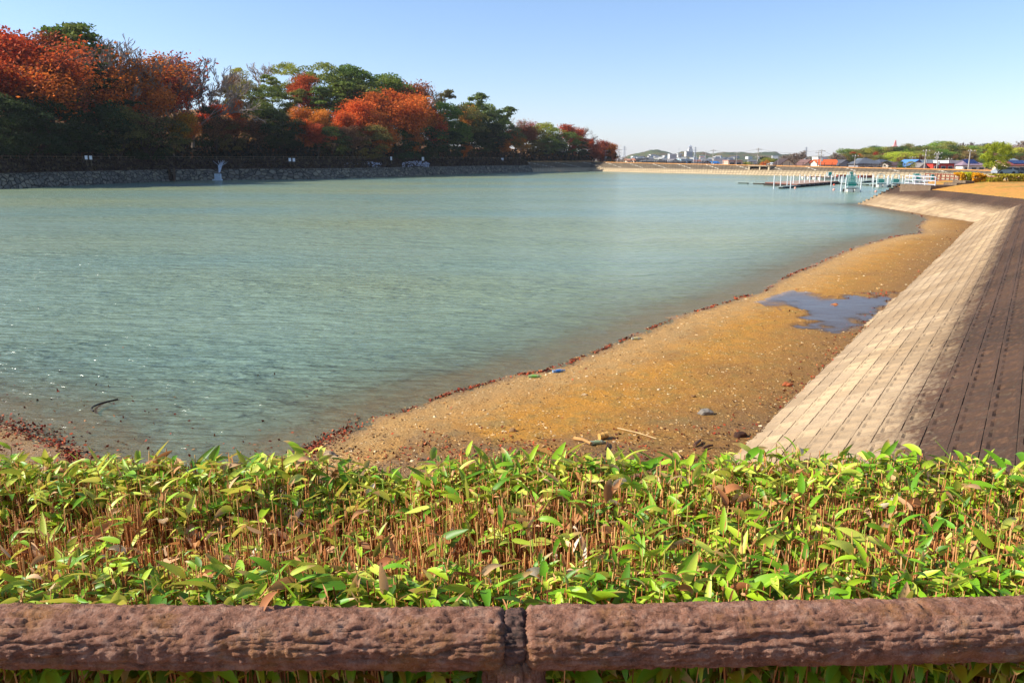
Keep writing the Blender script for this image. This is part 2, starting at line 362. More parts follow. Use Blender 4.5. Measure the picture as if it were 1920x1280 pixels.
# crest ground where the photographer stands, grass above the far slope
t = NT('grass_dry'); p = t.pos(); a = t.noise(p, .5, 5); b2 = t.noise(p, 9, 5, .7)
cc = t.ramp(a, [(.3, hexc('7d7a2a')), (.45, hexc('c48a3a')), (.62, hexc('c9853c')), (.75, hexc('9a8a30'))])
cc = t.mix(t.ramp(b2, [(.4, .0), (.65, .55)]), cc, hexc('c08c48')); cc = t.mix(t.ramp(t.noise(p, 3.5, 4, .7), [(.4, .5), (.55, 0)]), cc, hexc('7c6a24')); t.col(cc); t.bump(b2, .8, .1); M_DRY = t.m
cg = bands('ground_crest', [(-70, 9.0), (1.9, 9.5), (3.7, 12.5), (36.4, 63)], [(6.75, 3.38), (7.2, 3.42), (11, 3.42), (30, 3.4)], M_EARTH)
tag(cg, kind='structure')
pen = bands('grass_slope', FULL, [(3.4, 1.85), (3.55, 1.97), (6.5, 2.48), (9, 2.7), (30, 2.9), (34, 1.8)], M_DRY, step=1.0, u0=2)
tag(pen, kind='structure')
# land behind the landing stage
mb = MB(); mb.add([(44, 91.4, 2.2), (70, 91.4, 3.2), (95, 112, 3.0), (50, 98, 2.0), (44, 91.4, -1), (50, 98, -1), (95, 112, -1)], [(0, 1, 2, 3), (0, 3, 5, 4), (3, 2, 6, 5)])
tag(mb.build('ground_landing', M_DRY), kind='structure')

# ------------------------------------------------------------------ left shore: stone wall, dark bank, path
t = NT('stone_wall'); p = t.node('ShaderNodeCombineXYZ'); sep = t.node('ShaderNodeSeparateXYZ'); t.link(t.pos(), sep.inputs[0])
t.link(t.attr('along'), p.inputs[0]); t.link(sep.outputs[2], p.inputs[1]); pv = t.mapping(p.outputs[0], (.75, 1.15, 1))
edge = t.voro(pv, 1.15, 'DISTANCE_TO_EDGE'); cellc = t.voro(pv, 1.15, 'F1', 'Color'); sc = t.node('ShaderNodeSeparateColor'); t.link(cellc, sc.inputs[0])
n = t.noise(t.pos(), 3, 5)
cc = t.ramp(sc.outputs[0], [(0, hexc('58554c')), (.5, hexc('736d62')), (1, hexc('8d846f'))]); cc = t.mix(t.ramp(n, [(.4, .3), (.6, 0)]), cc, hexc('5d584c'))
cc = t.mix(t.ramp(edge, [(.02, 1), (.07, 0)]), cc, hexc('2b2822')); t.col(cc); t.bump(t.ramp(edge, [(0, 0), (.14, 1)]), 1, .25); M_STONE = t.m
t = NT('bank_scrub'); p = t.pos(); a = t.noise(p, 1.2, 6, .7); t.col(t.ramp(a, [(.35, hexc('2b2018')), (.6, hexc('4a3424')), (.75, hexc('5b4a2c'))])); t.bump(a, 1, .5); M_SCRUB = t.m
t = NT('path_dirt'); p = t.pos(); a = t.noise(p, .6, 5); t.col(t.ramp(a, [(.35, hexc('6a4e30')), (.6, hexc('9a7548')), (.75, hexc('7a5a2c'))])); M_PATH = t.m
SHOREL = LEFT + FAR[1:]; NL = len(LEFT) - 2
tag(bands('stone_wall', SHOREL, [(0, -.8), (0, 0), (1.1, 2.1), (1.3, 2.55), (1.9, 2.6)], M_STONE, side=1, step=2, u1=NL), 'long grey rough stone retaining wall along the far left shore', 'wall')
tag(bands('hill_bank', SHOREL, [(1.9, 2.6), (2.6, 3.3), (4.2, 4.45), (4.5, 4.5)], M_SCRUB, side=1, step=1.5, u1=NL), kind='structure')
tag(bands('path', SHOREL, [(4.5, 4.5), (7, 4.55), (9.3, 4.5), (9.8, 4.1)], M_PATH, side=1, u1=NL), kind='structure')
# concrete revetment at the far left corner and the far dam
t = NT('dam_concrete'); sep = t.node('ShaderNodeSeparateXYZ'); t.link(t.pos(), sep.inputs[0]); al = t.attr('along'); z = sep.outputs[2]
cv = t.node('ShaderNodeCombineXYZ'); t.link(al, cv.inputs[0]); t.link(t.math('MULTIPLY', z, 2.2), cv.inputs[1])
ck = t.node('ShaderNodeTexBrick'); t.link(cv.outputs[0], ck.inputs['Vector']); ck.inputs['Scale'].default_value = .75; ck.inputs['Mortar Size'].default_value = .13
ck.inputs['Brick Width'].default_value = 1.0; ck.inputs['Row Height'].default_value = .9; ck.inputs['Mortar Smooth'].default_value = .4
n = t.noise(t.pos(), .7, 6, .65); zz = t.math('ADD', z, t.math('MULTIPLY', t.math('SUBTRACT', n, .5), .6))
k = t.node('ShaderNodeMapRange'); t.link(zz, k.inputs[0]); k.inputs[1].default_value = 1.15; k.inputs[2].default_value = 1.7
lc = t.ramp(n, [(.3, hexc('a08c6c')), (.65, hexc('c0ab88'))]); dc = t.ramp(n, [(.3, hexc('4c4236')), (.65, hexc('75664f'))])
cc = t.mix(k.outputs[0], lc, dc); cc = t.mix(t.math('MULTIPLY', ck.outputs['Fac'], .55), cc, hexc('3d352a'))
# diagonal rows of pale bare blocks
dg = t.math('FRACT', t.math('ADD', t.math('MULTIPLY', al, 1 / 13.0), t.math('MULTIPLY', z, .45)))
dgm = t.math('MULTIPLY', t.math('LESS_THAN', dg, .07), t.math('GREATER_THAN', z, 1.6))
dgm = t.math('MULTIPLY', dgm, t.math('SUBTRACT', 1.0, ck.outputs['Fac'])); cc = t.mix(t.math('MULTIPLY', dgm, .75), cc, hexc('c9c0ac'))
t.col(cc); t.bump(t.math('SUBTRACT', 1.0, ck.outputs['Fac']), .8, .15); M_DAM = t.m
zc = lambda u: np.interp(u, [0, .61, .78, 1], [3.75, 2.35, 1.95, 1.95])
zf = lambda k: (lambda u: zc(u) * k)
tag(bands('far_embankment', SHOREL, [(0, -.8), (0, 0), (1.9, zf(.33)), (3.8, zf(.66)), (5.8, lambda u: zc(u) - .08)], M_DAM, side=1, step=2, u0=NL + 1), kind='structure')
M_ORG = plain('crest_grass', hexc('b98246'), .9, 0, .25, .8)
tag(bands('grass_crest', SHOREL, [(5.8, lambda u: zc(u) - .08), (6.2, lambda u: zc(u) + .12), (10.5, lambda u: zc(u) + .1), (18, -1.7)], M_ORG, side=1, step=2, u0=NL + 1), kind='structure')
tag(bands('far_embankment', SHOREL, [(0, -.8), (0, 0), (1.9, 1.2), (3.8, 2.4), (5.8, 3.7)], M_DAM, side=1, step=2, u0=NL, u1=NL + 1), kind='structure')
tag(bands('path', SHOREL, [(5.8, 3.7), (6.1, 4.1), (12, 4.2), (14, 3.9)], M_PATH, side=1, u0=NL, u1=NL + 1), kind='structure')

# ------------------------------------------------------------------ log-shaped concrete fence beside the photographer
t = NT('log_concrete'); p = t.pos(); pm = t.mapping(p, (.22, 1, 1))
a = t.noise(pm, 26, 6, .7, .8); fine = t.noise(p, 260, 4, .75); mid = t.noise(p, 30, 6, .7); lich = t.noise(p, 9, 5, .7)
cc = t.ramp(mid, [(.3, hexc('5c3c2c')), (.5, hexc('926650')), (.68, hexc('b08a74'))])
cc = t.mix(t.ramp(lich, [(.52, 0), (.66, .6)]), cc, hexc('9a6a34')); cc = t.mix(t.ramp(fine, [(.55, 0), (.72, .5)]), cc, hexc('c3a593'))
cc = t.mix(t.ramp(fine, [(.3, .6), (.44, 0)]), cc, hexc('3a221b'))
t.col(cc); t.bump(fine, 1.0, .006, t.bump(a, .6, .008)); M_LOG = t.m; t.b.inputs['Roughness'].default_value = .9
def log(name, p0, p1, rad, seed, parent, nu=420, nv=110):
    p0 = np.array(p0, float); p1 = np.array(p1, float); d = p1 - p0; L = np.linalg.norm(d); d /= L
    up = np.array([0, 0, 1.0]) if abs(d[2]) < .7 else np.array([0, 1.0, 0]); a = np.cross(d, up); a /= np.linalg.norm(a); b = np.cross(a, d)
    u = np.linspace(0, L, nu)[:, None]; th = np.linspace(0, 2 * math.pi, nv + 1)[None, :-1]
    cx, cy = np.cos(th), np.sin(th)
    wob = vnoise(u * 3 + 0 * th, cx * 1.3 + cy * 1.7 + 9, seed) - .5
    thw = th + wob * .5
    def per(f, fu, s):   # noise periodic around the log, stretched along it
        return vnoise(u * fu + 50, np.cos(thw) * f + 60, s) * .5 + vnoise(u * fu + 80, np.sin(thw) * f + 90, s + 1) * .5
    rid = np.abs(per(5, 5, seed) - .5) * 2; rid2 = np.abs(per(10, 11, seed + 4) - .5) * 2; fin = per(22, 60, seed + 8); lump = per(2.2, 4, seed + 12)
    fin2 = per(40, 150, seed + 30)
    rr = rad * (1 + .10 * (lump - .5)) - .006 * np.exp(-(rid / .06) ** 2) - .004 * np.exp(-(rid2 / .10) ** 2) + .007 * (fin - .5) + .006 * (fin2 - .5)
    ends = np.minimum(u, L - u); rr = rr * (1 - .25 * np.exp(-(ends / .008) ** 2))
    V = p0 + d * u[..., None] + a * (rr * cx)[..., None] + b * (rr * cy)[..., None]
    i = np.arange(nu - 1)[:, None] * nv; j = np.arange(nv)[None]; j2 = (j + 1) % nv
    Fq = np.stack([i + j, i + j2, i + nv + j2, i + nv + j], -1).reshape(-1, 4)
    return npmesh(name, V.reshape(-1, 3), Fq, M_LOG, parent, smooth=True)
RY = 1.25; RZ = at_y(960, 1196, RY)[2]
fence = thing('log_fence', 'brown concrete fence moulded like a bark covered log, in front of the bamboo hedge', 'fence', (0, RY, 3.4))
def loc(p): return (p[0], p[1] - RY, p[2] - 3.4)
log('rail', loc((-2.8, RY, RZ + .010)), loc((-.008, RY, RZ)), .0535, 3, fence, 900)
log('rail', loc((.02, RY, RZ + .001)), loc((2.8, RY + .0, RZ + .058)), .0535, 23, fence, 900)
log('post', loc((.004, RY, 3.35)), loc((.004, RY, RZ - .02)), .055, 41, fence, 220)
t = NT('mortar'); p = t.pos(); n = t.noise(p, 60, 5, .7); t.col(t.ramp(n, [(.35, hexc('2c211c')), (.6, hexc('64493e')), (.75, hexc('8c7162'))])); t.bump(n, .8, .006); M_MORT = t.m
mo = log('mortar_joint', loc((-.020, RY, RZ)), loc((.032, RY, RZ + .001)), .0495, 61, fence, 60); mo.data.materials[0] = M_MORT
for x in (-2.6, 2.6): log('post', loc((x, RY, 3.35)), loc((x, RY, RZ + .01)), .055, 71, fence, 120)

# ------------------------------------------------------------------ clipped dwarf bamboo hedge
rng = np.random.default_rng(7)
def leaf_mat(name, cols, trans=.45, rough=.45):
    t = NT(name); v = t.attr('var'); lx = t.attr('across'); p = t.pos()
    cc = t.ramp(v, cols); st = t.math('SINE', t.math('MULTIPLY', lx, 42.0))
    cc = t.mix(t.math('MULTIPLY', t.ramp(st, [(.0, 0), (1, 1)]), .22), cc, tuple(x * .6 for x in cols[len(cols) // 2][1][:3]) + (1,))
    cc = t.mix(t.ramp(t.math('ADD', t.attr('along'), t.math('MULTIPLY', t.noise(p, 120, 2), .25)), [(.86, 0), (.98, .9)]), cc, hexc('c49a62'))
    t.col(cc); t.b.inputs['Roughness'].default_value = rough; t.b.inputs['Specular IOR Level'].default_value = .4
    tr = t.node('ShaderNodeBsdfTranslucent'); t.link(t.mix(.5, cc, hexc('c8e040') if trans > .4 else hexc('e0a060')), tr.inputs[0])
    mx = t.node('ShaderNodeMixShader'); mx.inputs[0].default_value = trans; t.link(t.b.outputs[0], mx.inputs[1]); t.link(tr.outputs[0], mx.inputs[2])
    t.link(mx.outputs[0], t.out.inputs['Surface']); return t.m
M_LEAF = leaf_mat('bamboo_leaf', [(0, hexc('26560f')), (.35, hexc('64a61c')), (.7, hexc('b2d22a')), (1, hexc('e4e66a'))], .38)
M_DEAD = leaf_mat('dead_bamboo_leaf', [(0, hexc('9a5426')), (.4, hexc('c98a52')), (.8, hexc('e3bb8c')), (1, hexc('efe0c4'))], .3, .7)
def leaves(base, azim, pitch, length, width, var, curl, roll, name, mat, parent, ns=6):
    """many lance-shaped leaves folded along the midrib; arrays of per-leaf values"""
    n = len(length); s = np.linspace(0, 1, ns + 1)
    wprof = np.sin(np.pi * np.clip(s, 0, 1) ** .62) ** .8; wprof[0] = .06; wprof[-1] = .0
    ang = pitch[:, None] - curl[:, None] * s[None] ** 1.3 * 1.6
    ds = length[:, None] / ns
    hx = np.concatenate([np.zeros((n, 1)), np.cumsum(np.cos(ang[:, :-1]) * ds, 1)], 1); hz = np.concatenate([np.zeros((n, 1)), np.cumsum(np.sin(ang[:, :-1]) * ds, 1)], 1)
    ca, sa = np.cos(azim)[:, None], np.sin(azim)[:, None]
    mid = np.stack([base[:, 0:1] + hx * ca, base[:, 1:2] + hx * sa, base[:, 2:3] + hz], -1)
    side = np.stack([-sa + 0 * hx, ca + 0 * hx, 0 * hx], -1); nrm = np.stack([-np.sin(ang) * ca, -np.sin(ang) * sa, np.cos(ang)], -1)
    cr, sr = np.cos(roll)[:, None, None], np.sin(roll)[:, None, None]
    sd2 = side * cr + nrm * sr; nr2 = nrm * cr - side * sr
    wv = (width[:, None] * wprof[None] / 2)[..., None]; wavy = .12 * np.sin(s * 9)[None, :, None] * (rng.random((n, 1, 1)) - .3)
    Lf = mid + sd2 * wv + nr2 * wv * (.35 + wavy); Rt = mid - sd2 * wv + nr2 * wv * (.35 - wavy)
    V = np.stack([Lf, mid, Rt], 2).reshape(n, -1, 3); k = 3 * (ns + 1)
    q = []
    for i in range(ns):
        for j in (0, 1): q.append((i * 3 + j, i * 3 + j + 1, (i + 1) * 3 + j + 1, (i + 1) * 3 + j))
    Fq = (np.array(q)[None] + np.arange(n)[:, None, None] * k).reshape(-1, 4)
    va = np.repeat(var, k); ac = np.tile(np.tile([0, .5, 1.0], ns + 1), n)
    return npmesh(name, V.reshape(-1, 3), Fq, mat, parent, smooth=True, attrs={'var': np.clip(va + 0 * ac, 0, 1), 'across': ac, 'along': np.tile(np.repeat(s, 3), n) + np.repeat(rng.uniform(-.75, .18, n), k)})
HX, HY0, HY1, HZ = 2.35, 1.325, 2.16, 4.145
hedge = thing('bamboo_hedge', 'clipped dwarf bamboo hedge with bright green leaves and bare brown stems behind the log fence', 'hedge', (0, 0, 0))
N = 21000
sx = rng.uniform(-HX, HX, N); sy = HY0 - .02 + (HY1 - HY0 + .04) * rng.random(N)
edge = np.exp(-((sy - HY0) / .17) ** 2) + np.exp(-((sy - HY1) / .17) ** 2) * .9
patch = fbm(sx * 2.6, sy * 3.4, 77, 4); htop = HZ + .035 * (fbm(sx * 2, sy * 2, 5) - .5) + rng.normal(0, .016, N) - .05 * (patch < .42)
lean = rng.normal(0, .035, (N, 2)); zb = 3.66
k4 = np.array([[1, 0], [0, 1], [-1, 0], [0, -1]]); rad = rng.uniform(.0009, .0021, N)
lv = []
for f, rs in ((0, 1), (.6, .95), (1, .8)):
    cx_ = sx + lean[:, 0] * f * .9 + rng.normal(0, .0015, N) ; cy_ = sy + lean[:, 1] * f * .9; cz_ = zb + (htop - zb) * f
    lv.append(np.stack([cx_[:, None] + k4[None, :, 0] * (rad * rs)[:, None], cy_[:, None] + k4[None, :, 1] * (rad * rs)[:, None], np.repeat(cz_[:, None], 4, 1)], -1))
V = np.stack(lv, 1).reshape(N, 12, 3); q = [(l * 4 + j, l * 4 + (j + 1) % 4, (l + 1) * 4 + (j + 1) % 4, (l + 1) * 4 + j) for l in (0, 1) for j in range(4)] + [(8, 9, 10, 11)]
Fq = (np.array(q)[None] + np.arange(N)[:, None, None] * 12).reshape(-1, 4)
t = NT('bamboo_stem'); v = t.attr('var'); t.col(t.ramp(v, [(0, hexc('6a361e')), (.45, hexc('bd7844')), (.75, hexc('e0aa70')), (.9, hexc('a09a40')), (1, hexc('8cae48'))])); t.b.inputs['Roughness'].default_value = .6; M_STEM = t.m
npmesh('stems', V.reshape(-1, 3), Fq, M_STEM, hedge, attrs={'var': np.repeat(rng.random(N), 12)})
# dry sheath scraps around the clipped tops
ns_ = 15000; i = rng.integers(0, N, ns_); bb = np.stack([sx[i] + lean[i, 0] * .85, sy[i] + lean[i, 1] * .85, htop[i] - rng.random(ns_) ** 1.4 * .16], 1)
leaves(bb, rng.uniform(0, 6.28, ns_), rng.uniform(.2, 1.5, ns_), rng.uniform(.012, .042, ns_), rng.uniform(.002, .008, ns_), rng.uniform(0, .6, ns_), rng.uniform(-.5, .9, ns_), rng.uniform(-1, 1, ns_), 'dry_sheaths', M_DEAD, hedge, 3)
# living leaves: fans of two to four at the tops of some stems
pr = np.clip(.13 + 1.5 * edge + 1.9 * np.clip(patch - .52, 0, 1) + .12 * (sx > .5), 0, 1) * .72
i = np.nonzero(rng.random(N) < pr)[0]; i = np.repeat(i, rng.integers(2, 5, len(i))); n = len(i)
az_ = rng.uniform(0, 6.28, n); bb = np.stack([sx[i] + lean[i, 0] * .9, sy[i] + lean[i, 1] * .9, htop[i] - rng.random(n) * .05], 1)
ln = .02 + .062 * rng.random(n) ** 1.4; pt = rng.uniform(-.4, .95, n)
vr = np.clip(.05 + .85 * rng.random(n) + .15 * (sy[i] - HY0) / .85, 0, 1)
nearrow = sy[i] < HY0 + .1; az_ = np.where(nearrow & (rng.random(n) < .6), rng.uniform(3.6, 5.8, n), az_); pt = np.where(nearrow, pt * .5 + .1, pt)
leaves(bb, az_, pt, ln, ln * rng.uniform(.19, .31, n), vr, rng.uniform(-.1, .9, n), rng.normal(0, .6, n), 'leaves', M_LEAF, hedge)
n = 1500; xx = rng.uniform(-HX, HX, n); bb = np.stack([xx, HY0 + rng.uniform(-.01, .18, n), HZ + rng.uniform(-.06, .02, n)], 1); ln = .03 + .07 * rng.random(n)
leaves(bb, rng.uniform(3.0, 6.4, n), rng.uniform(-.35, .7, n), ln, ln * rng.uniform(.22, .34, n), rng.random(n) * .75, rng.uniform(0, .9, n), rng.normal(0, .6, n), 'leaves', M_LEAF, hedge)
n = 1300; i = rng.integers(0, N, n); bb = np.stack([sx[i], sy[i], htop[i] - rng.random(n) * .04], 1); ln = rng.uniform(.02, .075, n)
leaves(bb, rng.uniform(0, 6.28, n), rng.uniform(-.3, 1.1, n), ln, ln * rng.uniform(.2, .4, n), rng.random(n), rng.uniform(-.6, 2.0, n), rng.normal(0, .9, n), 'dead_leaves', M_DEAD, hedge)
# leaves on the near and far sides, side shade put into darker greens
n = 5200; xx = rng.uniform(-HX, HX, n); zz = HZ - .02 - rng.random(n) * .5; bb = np.stack([xx, np.full(n, HY0) + rng.normal(0, .015, n), zz], 1); ln = rng.uniform(.04, .1, n)
leaves(bb, rng.uniform(3.5, 5.9, n), rng.uniform(-.9, .7, n), ln, ln * .27, rng.random(n) * .6, rng.uniform(0, .9, n), rng.normal(0, .5, n), 'side_leaves', M_LEAF, hedge)
n = 2200; xx = rng.uniform(-HX, HX, n); zz = HZ - rng.random(n) * .5; bb = np.stack([xx, np.full(n, HY1) + rng.normal(0, .02, n), zz], 1); ln = rng.uniform(.04, .1, n)
leaves(bb, rng.uniform(.3, 2.8, n), rng.uniform(-.6, 1.0, n), ln, ln * .27, rng.random(n) * .6, rng.uniform(0, .9, n), rng.normal(0, .5, n), 'side_leaves', M_LEAF, hedge)
# fallen dry leaf lying over the rail
lf = leaves(np.array([[-.425, 1.30, RZ + .062]]), np.array([4.45]), np.array([.1]), np.array([.075]), np.array([.02]), np.array([.12]), np.array([.95]), np.array([.2]), 'fallen_leaf', M_DEAD, None, 8)
tag(lf, 'curled orange brown dead bamboo leaf lying over the top of the log rail', 'leaf')

# ------------------------------------------------------------------ trees
def foliage_mat(name, ramp, trans=.38, leaf=True):
    t = NT(name); v = t.attr('var'); oi = t.node('ShaderNodeObjectInfo')
    cc = t.mix(1.0, t.ramp(v, ramp), oi.outputs['Color'], 'MULTIPLY'); t.col(cc); t.b.inputs['Roughness'].default_value = .75; t.b.inputs['Specular IOR Level'].default_value = .15
    tr = t.node('ShaderNodeBsdfTranslucent'); t.link(cc, tr.inputs[0]); mx = t.node('ShaderNodeMixShader'); mx.inputs[0].default_value = trans
    t.link(t.b.outputs[0], mx.inputs[1]); t.link(tr.outputs[0], mx.inputs[2]); t.link(mx.outputs[0], t.out.inputs['Surface']); return t.m
M_FOL = foliage_mat('foliage', [(0, (.32, .30, .26, 1)), (.5, (.75, .78, .7, 1)), (1, (1.2, 1.15, .95, 1))])
M_BARK = plain('bark', hexc('4c3d30'), .95, 0, .35, 2); M_TWIG = plain('pale_bark', hexc('8a7a6c'), .95, 0, .25, 1)
def quads(cen, size, rng, flat=0.0, aspect=1.6):
    n = len(cen); nr = rng.normal(size=(n, 3)); nr[:, 2] += flat; nr /= np.linalg.norm(nr, axis=1)[:, None]
    a = np.cross(nr, rng.normal(size=(n, 3))); a /= np.linalg.norm(a, axis=1)[:, None]; b = np.cross(nr, a)
    s = (size * rng.uniform(.6, 1.35, n))[:, None]; a = a * s * aspect / 2; b = b * s / 2
    V = np.stack([cen - a, cen - b, cen + a, cen + b], 1).reshape(-1, 3)      # lozenge shaped leaf sprays
    return V, np.arange(n * 4).reshape(-1, 4)
def skeleton(rng, H, r0, levels, kids, spread, ratio=.72, first=.34, up=.25, jit=.16):
    segs = []; tips = []
    def grow(p, d, L, r, lv):
        n = 3 if lv < 3 else 2
        for k in range(n):
            d = d + Vector(rng.normal(0, jit, 3)); d.z += up * .12; d.normalize(); q = p + d * (L / n); r2 = r * .86; segs.append((p, q, r, r2, lv)); p, r = q, r2
            if lv > 0 and lv < levels and k < n - 1 and rng.random() < .6:
                grow(p, side(d, spread * 1.1), L * ratio * .8, r * .55, lv + 1)
        if lv >= levels: tips.append(p); return
        for j in range(kids):
            grow(p, side(d, spread), L * ratio * rng.uniform(.8, 1.15), r * .68, lv + 1)
    def side(d, s):
        a = Vector(rng.normal(size=3)); a = (a - d * a.dot(d)).normalized(); x = d + a * s * rng.uniform(.6, 1.2); x.z += up; return x.normalized()
    grow(Vector((0, 0, -.4)), Vector((rng.normal(0, .05), rng.normal(0, .05), 1)), H * first, r0, 0)
    return segs, tips
def tubes(name, segs, mat, parent, n=4, rmin=.022):
    m = MB()
    for a, b, r, r2, lv in segs:
        m.tube(a, b, max(r, rmin), max(r2, rmin), 6 if lv == 0 else (4 if lv < 2 else 3))
    return m.build(name, mat, parent)
def crown_obj(cen, size, rng, parent, flat=0., aspect=1.6, clump=None, nm='crown'):
    V, Fq = quads(cen, size, rng, flat, aspect); base = clump if clump is not None else np.full(len(cen), .5)
    var = np.clip(base + rng.normal(0, .16, len(cen)), 0, 1)
    return npmesh(nm, V, Fq, M_FOL, parent, attrs={'var': np.repeat(var, 4)})
def fix_height(root, H):
    z = max(max(v.co.z for v in ch.data.vertices) for ch in root.children)
    for ch in root.children:
        co_ = np.empty(len(ch.data.vertices) * 3, np.float32); ch.data.vertices.foreach_get('co', co_); co_ *= H / z; ch.data.vertices.foreach_set('co', co_); ch.data.update()
PROTO = {}
def proto(key): 
    root = bpy.data.objects.new('tree', None); root.empty_display_size = .1; PROTO.setdefault(key, []).append(root); return root
def broad(seed, wf=.42, dens=9500, leaf=.165, low=.22, key='evergreen'):
    rng = np.random.default_rng(seed); root = proto(key); H = 10
    segs, tips = skeleton(rng, H, .22, 3, 3, .75, .72, .28); tubes('trunk', segs, M_BARK, root)
    nc = 46 if key != 'bushy' else 90; th = rng.uniform(0, 6.28, nc); zz = rng.uniform(-1, 1, nc) ** 1; rr = np.sqrt(1 - zz ** 2) * rng.uniform(.5, 1.0, nc)
    cx = np.stack([np.cos(th) * rr * wf * H, np.sin(th) * rr * wf * H, H * (.58 + (1 - low) * .42 * zz * 1.0)], 1); cx[:, 2] = np.clip(cx[:, 2], H * low, H * .93)
    cr = rng.uniform(.09, .17, nc) * H; k = rng.integers(0, nc, dens); d = rng.normal(size=(dens, 3)); d /= np.linalg.norm(d, axis=1)[:, None]; d[:, 2] = np.where(key == 'bushy', d[:, 2], np.abs(d[:, 2]) * 1.2 - .35)
    cen = cx[k] + d * (cr[k] * rng.uniform(.55, 1.05, dens))[:, None] * [1, 1, .72]
    crown_obj(cen, leaf, rng, root, .8, 1.5, rng.uniform(.3, .7, nc)[k]); fix_height(root, H); return root
def autumn(seed, dens=10500, leaf=.125, levels=4, up=.22, spread=.62, key='maple', wide=1.15):
    rng = np.random.default_rng(seed); root = proto(key); H = 10
    segs, tips = skeleton(rng, H, .2, levels, 2 if levels > 3 else 3, spread, .74, .25, up); tubes('trunk', segs, M_BARK, root, rmin=.02)
    pts = np.array([list(a.lerp(b, .5 + .5 * rng.random())) for a, b, r, r2, lv in segs if lv >= levels - 1] + [list(p) for p in tips])
    k = rng.integers(0, len(pts), dens); cen = pts[k] + rng.normal(size=(dens, 3)) * [.42, .42, .26]
    crown_obj(cen, leaf, rng, root, 1.0, 1.5, rng.uniform(.25, .75, len(pts))[k]); fix_height(root, H); return root
def pine(seed):
    rng = np.random.default_rng(seed); root = proto('pine'); H = 10; segs = []; p = Vector((0, 0, -.3)); d = Vector((rng.normal(0, .08), rng.normal(0, .08), 1)); cen = []; cl = []
    for i in range(12):
        d += Vector(rng.normal(0, .05, 3)); d.z = 1; q = p + d.normalized() * H / 12.5; segs.append((p, q, .2 * (1 - i / 14), .2 * (1 - (i + 1) / 14), 0)); p = q
        if i > 3:
            for j in range(3 if i < 10 else 2):
                a = rng.uniform(0, 6.28); L = rng.uniform(1.2, 3.1) * (1.15 - (i - 4) / 12); e = p + Vector((math.cos(a) * L, math.sin(a) * L, rng.uniform(.1, .7))); segs.append((p, e, .06, .03, 2))
                n = 150; r = rng.uniform(.55, 1.0) * (1.1 - (i - 4) / 18); dd = rng.normal(size=(n, 3)) * [r * .62, r * .62, .13]; dd[:, 2] += .12; cen.append(np.array(e) + dd); cl.append(np.full(n, rng.uniform(.3, .65)))
    n = 260; cen.append(np.array(p) + rng.normal(size=(n, 3)) * [.6, .6, .18] + [0, 0, .2]); cl.append(np.full(n, .6))
    tubes('trunk', segs, M_BARK, root); crown_obj(np.concatenate(cen), .2, rng, root, 1.0, 2.2, np.concatenate(cl)); fix_height(root, H); return root
def bare(seed, lv=6, key='bare', rm=.022, sp=.5):
    rng = np.random.default_rng(seed); root = proto(key); segs, tips = skeleton(rng, 10, .2, lv, 2, sp, .76, .22, .2, .13)
    tr = [s for s in segs if s[4] < 3]; tw = [s for s in segs if s[4] >= 3]
    tubes('trunk', tr, M_TWIG, root); tubes('branches', tw, M_TWIG, root, rmin=rm); fix_height(root, 10); return root
for s_ in (1, 2, 3, 4): broad(s_, .36 + .03 * s_)
for s_ in (5, 6, 7): broad(s_, .42, 7000, .19, .0, 'bushy')
for s_ in (11, 12, 13, 14): autumn(s_)
for s_ in (21, 22): autumn(s_, 4200, .12, 5, key='thin')
for s_ in (31, 32, 33): pine(s_)
for s_ in (41, 42, 43): bare(s_, 7)
for s_ in (45, 46): bare(s_, 8, 'twiggy', .045, .6)
KINDN = {'twiggy': ('bare_tree', 'tree'), 'bushy': ('evergreen_tree', 'tree'), 'evergreen': ('evergreen_tree', 'tree'), 'maple': ('autumn_tree', 'tree'), 'thin': ('autumn_tree', 'tree'), 'pine': ('pine_tree', 'pine tree'), 'bare': ('bare_tree', 'tree')}
COL = {'dk': (.06, .09, .028), 'gr': (.15, .21, .04), 'md': (.25, .29, .05), 'yg': (.42, .43, .055), 'lm': (.5, .5, .04), 'ol': (.22, .19, .055),
       'rd': (.66, .10, .03), 'or': (.82, .21, .035), 'og': (.8, .32, .04), 'br': (.36, .18, .09), 'dr': (.45, .11, .05), 'pn': (.2, .26, .05), 'gy': (.2, .15, .11)}
CNM = {'dk': 'blackish green', 'gr': 'deep green', 'md': 'mid green', 'yg': 'yellowish green', 'lm': 'bright lime yellow', 'ol': 'olive brown', 'rd': 'red', 'or': 'orange red', 'og': 'golden orange', 'br': 'russet brown', 'dr': 'dark crimson', 'pn': 'green', 'gy': 'greyish'}
KLB = {'twiggy': 'leafless wide twiggy tree', 'bushy': 'bushy tree', 'evergreen': 'evergreen tree', 'maple': 'autumn tree', 'thin': 'half bare tree', 'pine': 'layered pine', 'bare': 'leafless twiggy tree'}
ORD = ['first']
ORD = ['first', 'second', 'third', 'fourth', 'fifth', 'sixth', 'seventh', 'eighth', 'ninth', 'tenth', 'eleventh', 'twelfth', 'thirteenth', 'fourteenth', 'fifteenth', 'sixteenth', 'seventeenth', 'eighteenth', 'nineteenth', 'twentieth']
ORD += ['twenty-' + o for o in ORD[:9]] + ['thirtieth'] + ['thirty-' + o for o in ORD[:9]]
